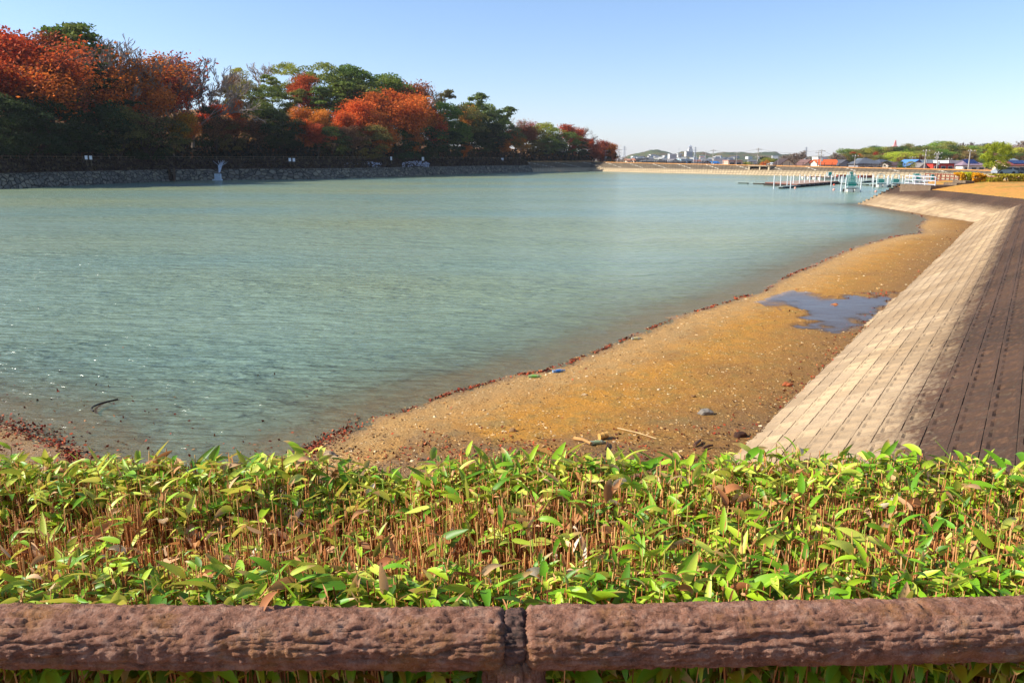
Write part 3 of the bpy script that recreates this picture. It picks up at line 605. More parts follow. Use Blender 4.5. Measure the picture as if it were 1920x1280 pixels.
def plant(specs, where, group, seed, dist):
    """specs: (px, top_y, metres behind the shore, kind, colour, width factor)"""
    rng = random.Random(seed); cnt = {}; specs = sorted(specs, key=lambda s: s[0])
    for px, ty, s, kind, colr, wf in specs:
        D = dist(px) + s; x, y, zt = at_y(px, ty, D); zb = lz(x, y) - .1; h = max(3.0, zt - zb); k = (kind, colr); cnt[k] = cnt.get(k, 0) + 1
        pr = rng.choice(PROTO[kind]); r = pr.copy(); C.objects.link(r); nm, cat = KINDN[kind]; r.name = nm
        r.location = (x, y, zb); r.rotation_euler = (0, 0, rng.uniform(0, 6.28)); wdt = wf * h / 10 * rng.uniform(.9, 1.1); r.scale = (wdt, wdt, h / 10)
        size = '' if 'hill' in where else ('tall' if h > 12.5 else ('low' if h < 7 else ''))
        n = ORD[cnt[k] - 1]
        lab = f"{(size + ' ') if size else ''}{CNM[colr] + ' ' if kind not in ('bare', 'twiggy') else ''}{KLB[kind]}, {n} such from the left {where}"
        tag(r, ' '.join(lab.split()), cat, group)
        cr = tuple(c * rng.uniform(.85, 1.15) * (1.75 if 'hill' in where and kind == 'bushy' else 1) for c in COL[colr])  # bushy hill trees get a brighter colour that stands in for sunlight
        for ch in pr.children:
            c = ch.copy(); C.objects.link(c); c.parent = r; c.name = ch.name.split('.')[0]; c.color = (*cr, 1)
SPX = [-300, 0, 200, 400, 600, 700, 800, 900, 1000, 1110, 1160]; SD = [118, 135, 166, 195, 205, 224, 252, 289, 318, 341, 345]
dshore = lambda px: float(np.interp(px, SPX, SD))
wood = [ (305, 108, 15, 'bare', 'gy', 1.0), (348, 97, 17, 'bare', 'gy', 1.05), (384, 112, 19, 'bare', 'gy', .95), (225, 74, 22, 'bare', 'gy', 1.1), (185, 70, 20, 'bare', 'gy', 1.0), (258, 92, 20, 'bare', 'gy', 1.0), # back row: the skyline
 (-40, 40, 36, 'maple', 'rd', 1.2), (8, 40, 30, 'maple', 'rd', 1.2), (45, 62, 26, 'thin', 'rd', 1.3), (62, 48, 42, 'maple', 'dr', 1.1), (98, 37, 34, 'pine', 'gr', .9), (142, 33, 32, 'pine', 'gr', .95),
 (165, 68, 36, 'bare', 'gy', 1.1), (205, 66, 40, 'bare', 'gy', 1.2), (200, 85, 26, 'thin', 'or', 1.2), (245, 84, 30, 'thin', 'dr', 1.3), (275, 106, 24, 'thin', 'or', 1.2), (322, 98, 30, 'bare', 'gy', 1.2), (368, 104, 34, 'bare', 'gy', 1.15),
 (412, 132, 46, 'thin', 'br', 1.1), (445, 125, 55, 'evergreen', 'lm', .8), (485, 117, 62, 'bare', 'gy', 1.2), (535, 116, 62, 'evergreen', 'yg', 1.0), (508, 140, 48, 'pine', 'md', 1.0),
 (560, 132, 48, 'maple', 'rd', .9), (602, 116, 60, 'evergreen', 'md', 1.2), (640, 118, 58, 'evergreen', 'gr', 1.2), (685, 126, 52, 'evergreen', 'md', 1.15), (720, 135, 48, 'evergreen', 'gr', 1.0), (750, 142, 46, 'maple', 'dr', 1.2), (772, 152, 42, 'thin', 'dr', 1.3),
 (800, 168, 40, 'bare', 'gy', 1.1), (832, 165, 42, 'pine', 'ol', 1.0), (875, 172, 40, 'pine', 'gr', 1.0), (905, 190, 36, 'evergreen', 'md', 1.1), (930, 198, 34, 'pine', 'gr', 1.2), (968, 220, 34, 'bare', 'gy', 1.2), (1000, 222, 32, 'thin', 'dr', 1.2),
 (1020, 228, 26, 'evergreen', 'yg', 1.2), (1055, 230, 26, 'maple', 'rd', 1.2), (1088, 236, 24, 'bare', 'gy', 1.2), (1108, 250, 20, 'bare', 'gy', 1.1),
 # middle of the slope
 (-20, 90, 20, 'maple', 'rd', 1.2), (30, 110, 16, 'thin', 'or', 1.3), (75, 110, 18, 'maple', 'dr', 1.2), (118, 92, 22, 'thin', 'or', 1.3), (155, 110, 18, 'pine', 'dk', 1.1), (180, 120, 20, 'maple', 'or', 1.1), (225, 130, 18, 'thin', 'or', 1.3), (262, 140, 16, 'maple', 'or', 1.1), (300, 150, 20, 'thin', 'rd', 1.2),
 (395, 190, 24, 'maple', 'rd', .9), (420, 165, 34, 'evergreen', 'ol', 1.0), (462, 152, 36, 'evergreen', 'ol', 1.1), (505, 160, 34, 'evergreen', 'gr', 1.1), (440, 178, 26, 'maple', 'or', .9), (540, 165, 36, 'pine', 'md', 1.1), (585, 160, 40, 'pine', 'pn', 1.2), (575, 150, 42, 'thin', 'rd', 1.1), (625, 152, 40, 'pine', 'pn', 1.3), (665, 152, 38, 'pine', 'md', 1.3), (695, 160, 34, 'pine', 'pn', 1.2),
 (655, 178, 24, 'maple', 'or', 1.2), (705, 168, 26, 'maple', 'or', 1.3), (740, 160, 28, 'maple', 'or', 1.3), (775, 172, 24, 'maple', 'or', 1.2), (805, 192, 20, 'maple', 'rd', 1.1), (560, 195, 22, 'maple', 'or', 1.0), (600, 200, 20, 'maple', 'og', .9), (635, 205, 16, 'maple', 'or', 1.1), (690, 200, 16, 'maple', 'or', 1.2),
 (835, 190, 28, 'evergreen', 'gr', 1.1), (860, 195, 26, 'evergreen', 'ol', 1.1), (882, 192, 26, 'maple', 'og', .8), (900, 205, 22, 'evergreen', 'dk', 1.1), (920, 206, 20, 'evergreen', 'gr', 1.1), (845, 215, 18, 'evergreen', 'gr', 1.0),
 (945, 226, 20, 'evergreen', 'ol', 1.1), (985, 232, 20, 'maple', 'dr', 1.2), (965, 240, 14, 'maple', 'or', 1.3), (1010, 240, 18, 'evergreen', 'ol', 1.0), (1038, 238, 16, 'evergreen', 'md', 1.1), (1065, 246, 14, 'evergreen', 'gr', 1.2), (1100, 256, 14, 'maple', 'rd', 1.1), (1128, 256, 14, 'maple', 'dr', 1.2), (1146, 262, 12, 'maple', 'or', 1.1),
 # front row over the path
 (-30, 170, 13, 'evergreen', 'dk', 1.3), (15, 180, 12, 'evergreen', 'dk', 1.3), (60, 175, 12, 'evergreen', 'dk', 1.3), (100, 190, 13, 'evergreen', 'dk', 1.2), (135, 165, 12, 'evergreen', 'dk', 1.3), (175, 200, 12, 'evergreen', 'dk', 1.2), (205, 190, 12, 'evergreen', 'ol', 1.1), (240, 195, 13, 'thin', 'br', 1.3), (265, 215, 12, 'evergreen', 'dk', 1.1), (300, 218, 12, 'evergreen', 'ol', 1.1),
 (330, 205, 13, 'maple', 'og', 1.0), (350, 212, 14, 'maple', 'og', 1.0), (375, 196, 16, 'evergreen', 'dk', .9), (405, 215, 13, 'thin', 'br', 1.4), (430, 225, 12, 'evergreen', 'ol', 1.1), (450, 215, 13, 'thin', 'dr', 1.4), (478, 215, 12, 'maple', 'br', 1.2), (515, 200, 12, 'evergreen', 'dk', 1.1), (535, 210, 12, 'evergreen', 'dk', 1.0), (498, 190, 16, 'evergreen', 'gr', 1.0),
 (568, 215, 12, 'maple', 'or', 1.1), (590, 228, 11, 'maple', 'rd', 1.0), (620, 236, 11, 'evergreen', 'dk', 1.2), (655, 232, 11, 'maple', 'br', 1.2), (690, 232, 11, 'evergreen', 'ol', 1.2), (715, 222, 12, 'maple', 'or', 1.2), (745, 238, 11, 'evergreen', 'dk', 1.2), (765, 222, 13, 'maple', 'or', 1.2), (795, 235, 11, 'evergreen', 'dk', 1.2), (820, 232, 12, 'thin', 'br', 1.3), (845, 245, 11, 'evergreen', 'dk', 1.2), (872, 262, 10, 'maple', 'og', 1.0), (895, 240, 12, 'evergreen', 'dk', 1.2), (922, 232, 12, 'evergreen', 'dk', 1.2),
 (945, 255, 11, 'maple', 'or', 1.2), (975, 255, 12, 'maple', 'og', 1.2), (1005, 262, 12, 'evergreen', 'ol', 1.1), (1028, 258, 12, 'evergreen', 'gr', 1.2), (1052, 262, 11, 'evergreen', 'dk', 1.2), (1075, 268, 11, 'maple', 'rd', 1.1), (1090, 264, 12, 'evergreen', 'dk', 1.1), (1118, 268, 12, 'maple', 'dr', 1.1), (1140, 272, 13, 'evergreen', 'dk', .8),
]
plant(wood, 'in the lakeside wood', 'trees of the lakeside wood', 5, dshore)
# low scrub along the foot of the wood, and leaf litter shrubs: nobody could count it
rng = np.random.default_rng(9); n = 42000; ux = rng.uniform(-150, 1130, n); D = np.interp(ux, SPX, SD) + rng.uniform(10, 22, n)
xx = (ux - 960) / F * (D * cp + .7 * sp_); zz = land_z(xx, D) + rng.random(n) ** 1.6 * 4.2 * (.4 + fbm(ux / 14, D / 6, 3))
V, Fq = quads(np.stack([xx, D, zz], 1), .55, rng, .3, 1.6)
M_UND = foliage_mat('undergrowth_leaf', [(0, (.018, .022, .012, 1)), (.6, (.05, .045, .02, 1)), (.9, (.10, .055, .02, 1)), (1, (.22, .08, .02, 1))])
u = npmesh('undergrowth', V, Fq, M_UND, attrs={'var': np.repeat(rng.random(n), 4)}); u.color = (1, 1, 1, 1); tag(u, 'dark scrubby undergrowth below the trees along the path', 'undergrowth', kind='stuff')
# dry grass and bramble on the dark bank over the stone wall
pts, m = offset_poly(LEFT[2:-1], -1); L = np.r_[0, np.cumsum(np.linalg.norm(np.diff(pts, axis=0), axis=1))]; n = 15000; u_ = rng.uniform(0, L[-1], n); o = rng.uniform(1.9, 4.6, n)
gx = np.interp(u_, L, pts[:, 0]) - np.interp(u_, L, m[:, 0]) * o; gy = np.interp(u_, L, pts[:, 1]) - np.interp(u_, L, m[:, 1]) * o; gz = np.interp(o, [1.9, 2.6, 4.2, 4.6], [2.6, 3.3, 4.45, 4.5]) + rng.random(n) * .4
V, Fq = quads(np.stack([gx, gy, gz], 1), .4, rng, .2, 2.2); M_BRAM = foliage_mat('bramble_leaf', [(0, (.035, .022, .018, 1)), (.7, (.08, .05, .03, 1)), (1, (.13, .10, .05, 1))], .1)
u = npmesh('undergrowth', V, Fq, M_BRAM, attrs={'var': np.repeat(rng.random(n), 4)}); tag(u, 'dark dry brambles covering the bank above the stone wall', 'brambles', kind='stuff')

# ------------------------------------------------------------------ right: hill trees behind the houses
dr = lambda px: float(np.interp(px, [1400, 1580, 1750, 1950], [330, 300, 285, 270]))
hillt = [(1580, 287, 60, 'bushy', 'ol', 1.1), (1597, 283, 62, 'maple', 'rd', .9), (1605, 279, 70, 'bushy', 'md', 1.1), (1612, 285, 55, 'maple', 'or', .7), (1625, 276, 70, 'bushy', 'gr', 1.2), (1642, 272, 75, 'bushy', 'dk', 1.3), (1643, 281, 52, 'maple', 'rd', .8), (1616, 290, 50, 'maple', 'or', .5),
 (1660, 274, 75, 'bushy', 'yg', 1.2), (1677, 280, 72, 'bushy', 'gr', 1.2), (1690, 270, 85, 'thin', 'br', 1.5), (1702, 268, 90, 'bushy', 'ol', 1.3), (1715, 274, 80, 'thin', 'dr', 1.4), (1683, 283, 55, 'bushy', 'yg', 1.1), (1698, 290, 45, 'bushy', 'md', 1.1), (1710, 284, 60, 'thin', 'br', 1.5), (1728, 273, 75, 'bushy', 'yg', 1.1), (1724, 282, 55, 'bushy', 'md', 1.1), (1740, 274, 80, 'bushy', 'gr', 1.2),
 (1750, 267, 90, 'bushy', 'md', 1.2), (1765, 263, 95, 'bushy', 'gr', 1.4), (1780, 264, 92, 'bushy', 'md', 1.2), (1748, 280, 60, 'bushy', 'ol', 1.2), (1768, 278, 60, 'bushy', 'gr', 1.3), (1785, 284, 52, 'bushy', 'gr', 1.3), (1793, 268, 92, 'twiggy', 'gy', 1.5), (1800, 270, 88, 'thin', 'br', 1.5), (1815, 266, 90, 'twiggy', 'gy', 1.5), (1822, 272, 85, 'thin', 'br', 1.6), (1812, 280, 60, 'thin', 'br', 1.5),
 (1805, 288, 48, 'bushy', 'md', 1.2), (1830, 284, 58, 'bushy', 'gr', 1.3), (1838, 268, 90, 'thin', 'br', 1.5), (1850, 268, 92, 'bushy', 'dk', 1.4), (1845, 282, 60, 'thin', 'dr', 1.2), (1868, 270, 88, 'bushy', 'md', 1.3), (1862, 285, 55, 'bushy', 'gr', 1.3), (1885, 270, 90, 'thin', 'br', 1.5), (1905, 264, 100, 'twiggy', 'gy', 1.5), (1925, 262, 100, 'twiggy', 'gy', 1.5), (1905, 286, 50, 'bushy', 'dk', 1.6), (1930, 288, 50, 'bushy', 'dk', 1.4), (1885, 284, 55, 'bushy', 'gr', 1.2), (1955, 275, 60, 'bushy', 'gr', 1.4), (1985, 272, 60, 'bushy', 'md', 1.4)]
rr_ = random.Random(4)
for q in range(66):
    px = 1585 + q * 6.0; lo = q % 2
    kk_ = q % 4 == 1; hillt.append((px, (290 if lo else 279) - 6 * math.sin(max(0, px - 1600) / 320 * 3.1) + rr_.uniform(-3, 3), 40 if lo else 66, 'thin' if kk_ else 'bushy', 'br' if kk_ else rr_.choice(['gr', 'md', 'ol', 'dk', 'yg']), 1.3))
plant(hillt, 'on the hill behind the houses', 'trees on the hill behind the houses', 8, dr)
midt = [(1500, 282, 2, 'twiggy', 'gy', 1.7), (1487, 287, 6, 'twiggy', 'gy', 1.4), (1560, 285, 0, 'twiggy', 'gy', 1.3), (1432, 293, 60, 'bushy', 'dk', 1.3), (1440, 295, 55, 'bushy', 'yg', 1.4), (1455, 297, 60, 'bushy', 'gr', 1.2), (1400, 303, 20, 'bushy', 'yg', 1.5), (1464, 300, 45, 'maple', 'dr', 1.0), (1435, 301, 30, 'maple', 'or', 1.3), (1180, 296, 70, 'bare', 'gy', 1.5), (1165, 292, 50, 'bare', 'gy', 1.6), (1708, 309, -20, 'bushy', 'yg', 1.2), (1663, 307, -20, 'bushy', 'dk', 1.2), (1690, 310, -22, 'bushy', 'gr', 1.0)]
dm = lambda px: float(np.interp(px, [1100, 1200, 1400, 1580, 1750, 1950], [360, 340, 315, 280, 262, 240]))
plant(midt, 'in the village beyond the dam', 'trees in the village beyond the dam', 12, dm)
# the single round tree on the right, lime yellow green
rng = np.random.default_rng(77); H = 10
root = proto('round'); segs, tips = skeleton(rng, H, .22, 3, 3, .8, .7, .2); tubes('trunk', segs, M_BARK, root)
nc = 70; th = rng.uniform(0, 6.28, nc); zz = rng.uniform(-1, 1, nc); rr = np.sqrt(1 - zz ** 2 * .9) * rng.uniform(.4, 1, nc); cx = np.stack([np.cos(th) * rr * 4.0, np.sin(th) * rr * 4.0, 5.9 + zz * 3.5], 1)
k = rng.integers(0, nc, 13000); d = rng.normal(size=(13000, 3)); d /= np.linalg.norm(d, axis=1)[:, None]
crown_obj(cx[k] + d * rng.uniform(.3, 1.0, (13000, 1)) * [.9, .9, .8], .17, rng, root, .4, 1.5, rng.uniform(.25, .8, nc)[k]); fix_height(root, H)
D = 108.0; x, y, zt = at_y(1874, 264, D); zb = 2.6; h = zt - zb; r = root.copy(); C.objects.link(r); r.name = 'round_tree'; r.location = (x, y, zb); r.scale = (h / 10,) * 3
tag(r, 'round yellow green tree standing alone behind the clipped orange hedge', 'tree')
for ch in root.children:
    c = ch.copy(); C.objects.link(c); c.parent = r; c.name = ch.name.split('.')[0]; c.color = (.42, .46, .04, 1)
for L_ in PROTO.values():
    for rt in L_:
        for ch in list(rt.children): bpy.data.objects.remove(ch)
        bpy.data.objects.remove(rt)

# ------------------------------------------------------------------ houses
M_GLASS = P('2b333a', .25); M_WHITE = P('d8d4cb'); M_DARK = P('2a2622')
def house(label, px0, px1, D, yr, ye, kind, roofc, wallc, depth=8.0, yaw=0.0, nwin=2, name='house', cat='house', over=.45, group='houses of the village beyond the dam', solar=False, ridge=.5):
    xa, _, zr = at_y(px0, yr, D); xb = at_y(px1, yr, D)[0]; ze = at_y(px0, ye, D)[2]; cx = (xa + xb) / 2; W = (xb - xa); zb = lz(cx, D) - .3
    if ze - zb < 2.2: zb = ze - 2.2
    r = thing(name, label, cat, (cx, D + depth / 2, zb), yaw, group); hr, he = zr - zb, ze - zb; w2 = W / 2 - (over if kind != 'flat' else 0); d2 = depth / 2; o = over
    mw, mr = P(wallc, .85, .08), P(roofc, .6, .15); m = MB()
    if kind == 'flat':
        m.box((0, 0, hr / 2), (2 * w2, depth, hr)); m.build('wall', mw, r); MB().box((0, 0, hr + .1), (2 * w2 + .3, depth + .3, .25)).build('roof', mr, r)
    elif kind == 'gf':
        ax = (ridge - .5) * 2 * w2
        m.add([(-w2, -d2, 0), (w2, -d2, 0), (w2, -d2, he), (ax, -d2, hr - .12), (-w2, -d2, he), (-w2, d2, 0), (w2, d2, 0), (w2, d2, he), (ax, d2, hr - .12), (-w2, d2, he)],
              [(0, 1, 2, 3, 4), (6, 5, 9, 8, 7), (1, 6, 7, 2), (5, 0, 4, 9)]); m.build('wall', mw, r)
        k = (hr - he) / max(.1, w2); t_ = .16; M2 = MB()
        for sx_ in (-1, 1):
            X0, X1 = ax, sx_ * (w2 + o); Z1 = he - o * k
            v = [(X0, -d2 - o, hr), (X1, -d2 - o, Z1), (X1, d2 + o, Z1), (X0, d2 + o, hr)]; M2.add(v + [(a, b, c - t_) for a, b, c in v], [(0, 1, 2, 3), (4, 7, 6, 5), (0, 4, 5, 1), (3, 2, 6, 7), (1, 5, 6, 2)])
        M2.build('roof', mr, r)
    elif kind == 'gs':
        m.add([(-w2, -d2, 0), (-w2, d2, 0), (-w2, d2, he), (-w2, 0, hr - .12), (-w2, -d2, he), (w2, -d2, 0), (w2, d2, 0), (w2, d2, he), (w2, 0, hr - .12), (w2, -d2, he)],
              [(0, 4, 3, 2, 1), (5, 6, 7, 8, 9), (0, 5, 9, 4), (6, 1, 2, 7)]); m.build('wall', mw, r)
        k = (hr - he) / d2; M2 = MB(); t_ = .16
        for sy_ in (-1, 1):
            v = [(-w2 - o, 0, hr), (w2 + o, 0, hr), (w2 + o, sy_ * (d2 + o), he - o * k), (-w2 - o, sy_ * (d2 + o), he - o * k)]
            M2.add(v + [(a, b, c - t_) for a, b, c in v], [(0, 1, 2, 3), (4, 7, 6, 5), (0, 3, 7, 4), (1, 5, 6, 2), (2, 6, 7, 3)])
        rf = M2.build('roof', mr, r)
    else:
        m.box((0, 0, he / 2), (2 * w2, depth, he)); m.build('wall', mw, r); rl = max(.5, w2 - d2 * .8)
        v = [(-w2 - o, -d2 - o, he), (w2 + o, -d2 - o, he), (w2 + o, d2 + o, he), (-w2 - o, d2 + o, he), (-rl, 0, hr), (rl, 0, hr)]
        M2 = MB().add(v + [(a, b, c - .15) for a, b, c in v[:4]], [(0, 1, 5, 4), (1, 2, 5), (2, 3, 4, 5), (3, 0, 4), (0, 6, 7, 1), (1, 7, 8, 2), (2, 8, 9, 3), (3, 9, 6, 0), (6, 9, 8, 7)]); M2.box((0, 0, hr + .05), (2 * rl, .35, .25)); M2.build('roof', mr, r)
    hw = he if kind != 'flat' else hr
    for i in range(nwin):
        x = -w2 + (i + .5) * 2 * w2 / nwin; ww = min(1.7, 2 * w2 / nwin * .6); f = MB()
        zc = hw - 1.25; f.box((x, -d2 - .03, zc), (ww + .16, .10, 1.25)); fr = f.build('window', M_WHITE, r); MB().box((x, -d2 - .09, zc), (ww, .06, 1.08)).build('pane', M_GLASS, fr)
    if solar: 
        k = math.atan2(hr - he, d2); q = MB(); ca, sa = math.cos(k), math.sin(k); cy, cz = -d2 * .5, (hr + he) / 2 + .12; a, b = w2 * .55, d2 * .38 / ca
        v = [(sx_ * a, cy + sy_ * b * ca, cz + sy_ * b * sa + dz) for dz in (0, .08) for sy_ in (-1, 1) for sx_ in (-1, 1)]
        q.add(v, [(0, 2, 3, 1), (4, 5, 7, 6), (0, 1, 5, 4), (2, 6, 7, 3), (0, 4, 6, 2), (1, 3, 7, 5)]).build('solar_panel', P('1b2350', .25), r)
    return r
HS = [
 ('low pinkish house at the left end of the village behind the dam', 1174, 1184, 340, 298, 300.5, 'gs', 'b98468', 'c9b7a4'),
 ('small house with salmon roof beside the low pinkish house', 1187, 1194, 338, 297.5, 300.5, 'gs', 'c98a6c', 'd0c0b0'),
 ('wide house with flat dark brown roof right of the small salmon roofed house', 1193, 1216, 336, 297, 301, 'gs', '3b3430', '8a8078'),
 ('grey tiled hip roof with only its top showing over the left dam crest', 1203, 1232, 322, 298.6, 303, 'hip', '5b5a58', '8d8981'),
 ('dark grey hip roof between two wider hip roofs over the dam crest', 1231, 1251, 316, 299, 303.6, 'hip', '4a4744', '8d8981'),
 ('widest dark hip roof showing above the left half of the dam crest', 1255, 1288, 312, 299.6, 304.6, 'hip', '4b4a4a', '8d8981'),
 ('pale blue low workshop behind the widest dark hip roof', 1277, 1299, 345, 299, 302, 'flat', 'a9c0cc', 'a8c4d2'),
 ('white walled house with a peaked dark gable and red base on the dam crest', 1316, 1336, 300, 301.4, 306.4, 'gf', '38302d', 'b9b2b0'),
 ('bright blue roofed shed next to the peaked dark gable', 1337, 1350, 310, 302.5, 305.5, 'gs', '2f6fb0', '8fb0cc'),
 ('long flat pinkish building in the middle of the village', 1366, 1392, 330, 301.5, 303.5, 'flat', 'c59a86', 'c8aa98'),
 ('low grey shed with pale roof left of the cream gable', 1449, 1462, 300, 305, 308.5, 'gs', 'c6cbce', '9a9a98'),
 ('cream half timbered gable house with dark brown roof left of the big bare tree', 1463, 1492, 283, 297.5, 306.5, 'gf', '453630', 'd9c8a8'),
 ('pale grey gable house with brown roof between the bare tree and the orange roof', 1507, 1534, 280, 299, 308, 'gf', '6e5148', 'b0aaa0'),
 ('white flat topped building just behind the orange roof', 1535, 1551, 305, 295.5, 299, 'flat', 'd8d8d4', 'd6d4cc'),
 ('long house with bright orange tiled roof', 1534, 1578, 272, 299, 308, 'gs', 'd9622a', 'cfc6b8'),
 ('grey gable end joined to the right of the orange roofed house', 1571, 1602, 270, 299.5, 308.5, 'gf', '4c4c50', '8e8f92'),
 ('large grey tiled farmhouse with layered hip roof', 1608, 1660, 262, 296.5, 307.5, 'hip', '55595f', '83868c'),
 ('white gable poking up behind the large grey tiled farmhouse', 1617, 1630, 276, 297, 301, 'gf', '5d6670', 'b9c4d0'),
 ('dark tiled house with white upper wall right of the farmhouse', 1650, 1676, 272, 299, 304, 'hip', '4b4f58', 'c5cbd4'),
 ('low house with dark brown roof and white walls', 1668, 1690, 256, 304, 309.3, 'gs', '55403c', 'dccfc0'),
 ('second low brown roofed house joined to the right', 1688, 1706, 258, 303.5, 309.3, 'gs', '4c3b38', 'b9b4ae'),
 ('house with steep light blue roof slope and grey gable wall', 1701, 1737, 254, 299, 310, 'gf', '4e7fc0', 'a5a29a'),
 ('beige shed gable with a small dark doorway', 1724, 1742, 248, 305.4, 311, 'gf', '77706a', 'b5aca0'),
 ('grey slate roofed house behind the beige shed', 1734, 1768, 262, 299.5, 308, 'gs', '6c7477', '8c8880'),
 ('small orange tiled roof above the red shop', 1761, 1781, 262, 301.3, 306, 'gs', 'e0623a', 'c0b4a4'),
 ('bright red shopfront with dark flat awning and black windows', 1750, 1789, 246, 307.6, 309, 'flat', '6a1f1d', 'c03a2c'),
 ('white modern box house with one tall window', 1779, 1806, 250, 302.4, 304, 'flat', 'dcd8d2', 'd9d2c8'),
 ('house with mauve roof, navy solar panels and white walls', 1804, 1852, 246, 299, 309.6, 'hip', '8a7680', 'cfcac2'),
 ('grey roofed shed half hidden at the right of the round tree', 1896, 1918, 258, 297, 303, 'gs', '79838a', '7d7d7a'),
 ('cream house with reddish brown roof and solar panel at the right edge', 1888, 1950, 238, 301, 309, 'gs', '8a4a42', 'd8c0a2'),
]
for h in HS:
    lab, a, b, D, yr, ye, kd, rc, wc = h
    fl = kd == 'flat'
    house(lab, a, b, D, yr, ye, kd, rc, wc, depth=9 if b - a > 20 else 6.5, nwin=1 if b - a < 18 else (3 if b - a > 35 else 2), solar=('solar' in lab), over=.45, ridge=.62 if 'blue roof slope' in lab else .5)
hb = house('white four storey building high on the wooded hill at the right edge', 1898, 1960, 370, 277, 279, 'flat', 'cfc9c0', 'd5cfc6', depth=12, nwin=5, name='apartment_building', cat='building')
for j in range(3):
    z = at_y(1898, 277, 370)[2] - hb.location.z; MB().box((0, -6.3, z - 1.6 - j * 2.6), (15.2, .5, .5)).build('balcony', P('e2ddd4'), hb)
# cars beside the round tree
def car(label, px, py, D, c, rz):
    x, y, z = at_y(px, py, D); r = thing('parked_car', label, 'car', (x, y, z - 1.35), rz, 'cars parked beyond the round tree'); q = P(c, .3)
    m = MB(); pf = [(-2.1, .35), (-2.1, .8), (-1.5, .95), (-1.0, 1.42), (.8, 1.42), (1.4, .95), (2.1, .85), (2.15, .35)]; n = len(pf)
    m.add([(a, s * .8, b) for s in (-1, 1) for a, b in pf], [tuple(range(n)), tuple(range(n, 2 * n))[::-1]] + [(i, n + i, n + (i + 1) % n, (i + 1) % n) for i in range(n)]); m.build('body', q, r)
    MB().box((-.1, -.81, 1.18), (1.9, .03, .36)).build('window', M_GLASS, r)
    for a in (-1.3, 1.3):
        for b in (-.75, .75): MB().tube((a, b - .1, .33), (a, b + .1, .33), .33, n=12).build('wheel', M_DARK, r)
car('silver grey car parked just right of the round tree trunk', 1884, 314, 150, '8d9298', .2); car('dark grey car parked beside the silver car', 1897, 315, 152, '4c5158', -.1)

# ------------------------------------------------------------------ far hills, town on them, landmark buildings
t = NT('far_forest'); p = t.pos(); a = t.noise(p, .02, 6, .7); t.col(t.ramp(a, [(.35, hexc('2c3d1e')), (.5, hexc('4c5426')), (.62, hexc('6d4a2a')), (.7, hexc('3a4a26'))])); b_ = t.noise(p, .09, 4, .7); t.bump(b_, 1, 6); M_FAR = t.m
xs = np.linspace(150, 1500, 260); ys = np.linspace(1500, 2500, 90); X, Y = np.meshgrid(xs, ys, indexing='ij'); PX = 960 + X / Y * F
def prof(px): return np.interp(px, [1130, 1165, 1185, 1200, 1215, 1225, 1240, 1254, 1262, 1275, 1290, 1310, 1322, 1345, 1370, 1400, 1420, 1440, 1452, 1468, 1480, 1500, 1600, 1700], [0, 0, 6, 9, 13, 14, 11, 5, 8, 11, 9, 10, 6, 9, 9, 7, 9, 10, 5, 6, 2, 1, 3, 3])
Hh = prof(PX) / F * 2000; ridge = np.exp(-((Y - 2000) / 260) ** 2); Z = -1.4 + (Hh + 9) * ridge * (prof(PX) > 0) + (fbm(X / 60, Y / 60, 8) - .5) * 9 * ridge + (fbm(X / 14, Y / 14, 9) - .5) * 5 * ridge
tag(npmesh('hills', np.stack([X, Y, Z], -1).reshape(-1, 3), grid_faces(260, 90), M_FAR, smooth=True), kind='structure')
def town_proto(kind, rc, wc):
    r = bpy.data.objects.new('town_house', None); C.objects.link(r); m = MB(); 
    if kind: m.box((0, 0, 3), (12, 9, 6)); m.build('wall', P(wc), r); MB().add([(-6.6, -5, 6), (6.6, -5, 6), (6.6, 5, 6), (-6.6, 5, 6), (-5.5, 0, 8.6), (5.5, 0, 8.6)], [(0, 1, 5, 4), (1, 2, 5), (2, 3, 4, 5), (3, 0, 4), (0, 3, 2, 1)]).build('roof', P(rc), r)
    else: m.box((0, 0, 5), (15, 11, 10)); m.build('wall', P(wc), r); MB().box((0, 0, 10.2), (15.6, 11.6, .5)).build('roof', P(rc), r)
    return r
TP = [('grey roof', town_proto(1, '5d6066', 'a9a6a0')), ('dark roof', town_proto(1, '3f4450', '97948f')), ('reddish roof', town_proto(1, '8a5a4c', 'a99f92')), ('pale flat top', town_proto(0, 'a9aaab', 'c2c0bc'))]
rr_ = random.Random(21); first = set()
for q in range(95):
    px = rr_.uniform(1175, 1372) if q < 88 else rr_.uniform(1372, 1500); D = rr_.uniform(900, 1850); x = (px - 960) / F * D
    Dr = 1500 + (D - 900) * .26 if D > 1300 else D; x = (px - 960) / F * Dr
    zz = -1.4 if Dr < 1500 else float(-1.4 + (prof(px) / F * 2000 + 9) * math.exp(-((Dr - 2000) / 260) ** 2) * (prof(px) > 0)) - .5
    k = rr_.choices([0, 1, 2, 3], [4, 3, 1, 3])[0]; nm, pr = TP[k]
    if k in first: r = dup(pr, (x, Dr, zz), rr_.uniform(-.6, .6))
    else: first.add(k); r = pr; r.location = (x, Dr, zz)
    r.scale = (.8, .8, .62)
    tag(r, f'tiny far house with {nm} in the town below the hazy hills', 'house', 'houses of the far town with ' + nm)
for k, (nm, pr) in enumerate(TP):
    if k not in first: 
        for ch in list(pr.children): bpy.data.objects.remove(ch)
        bpy.data.objects.remove(pr)
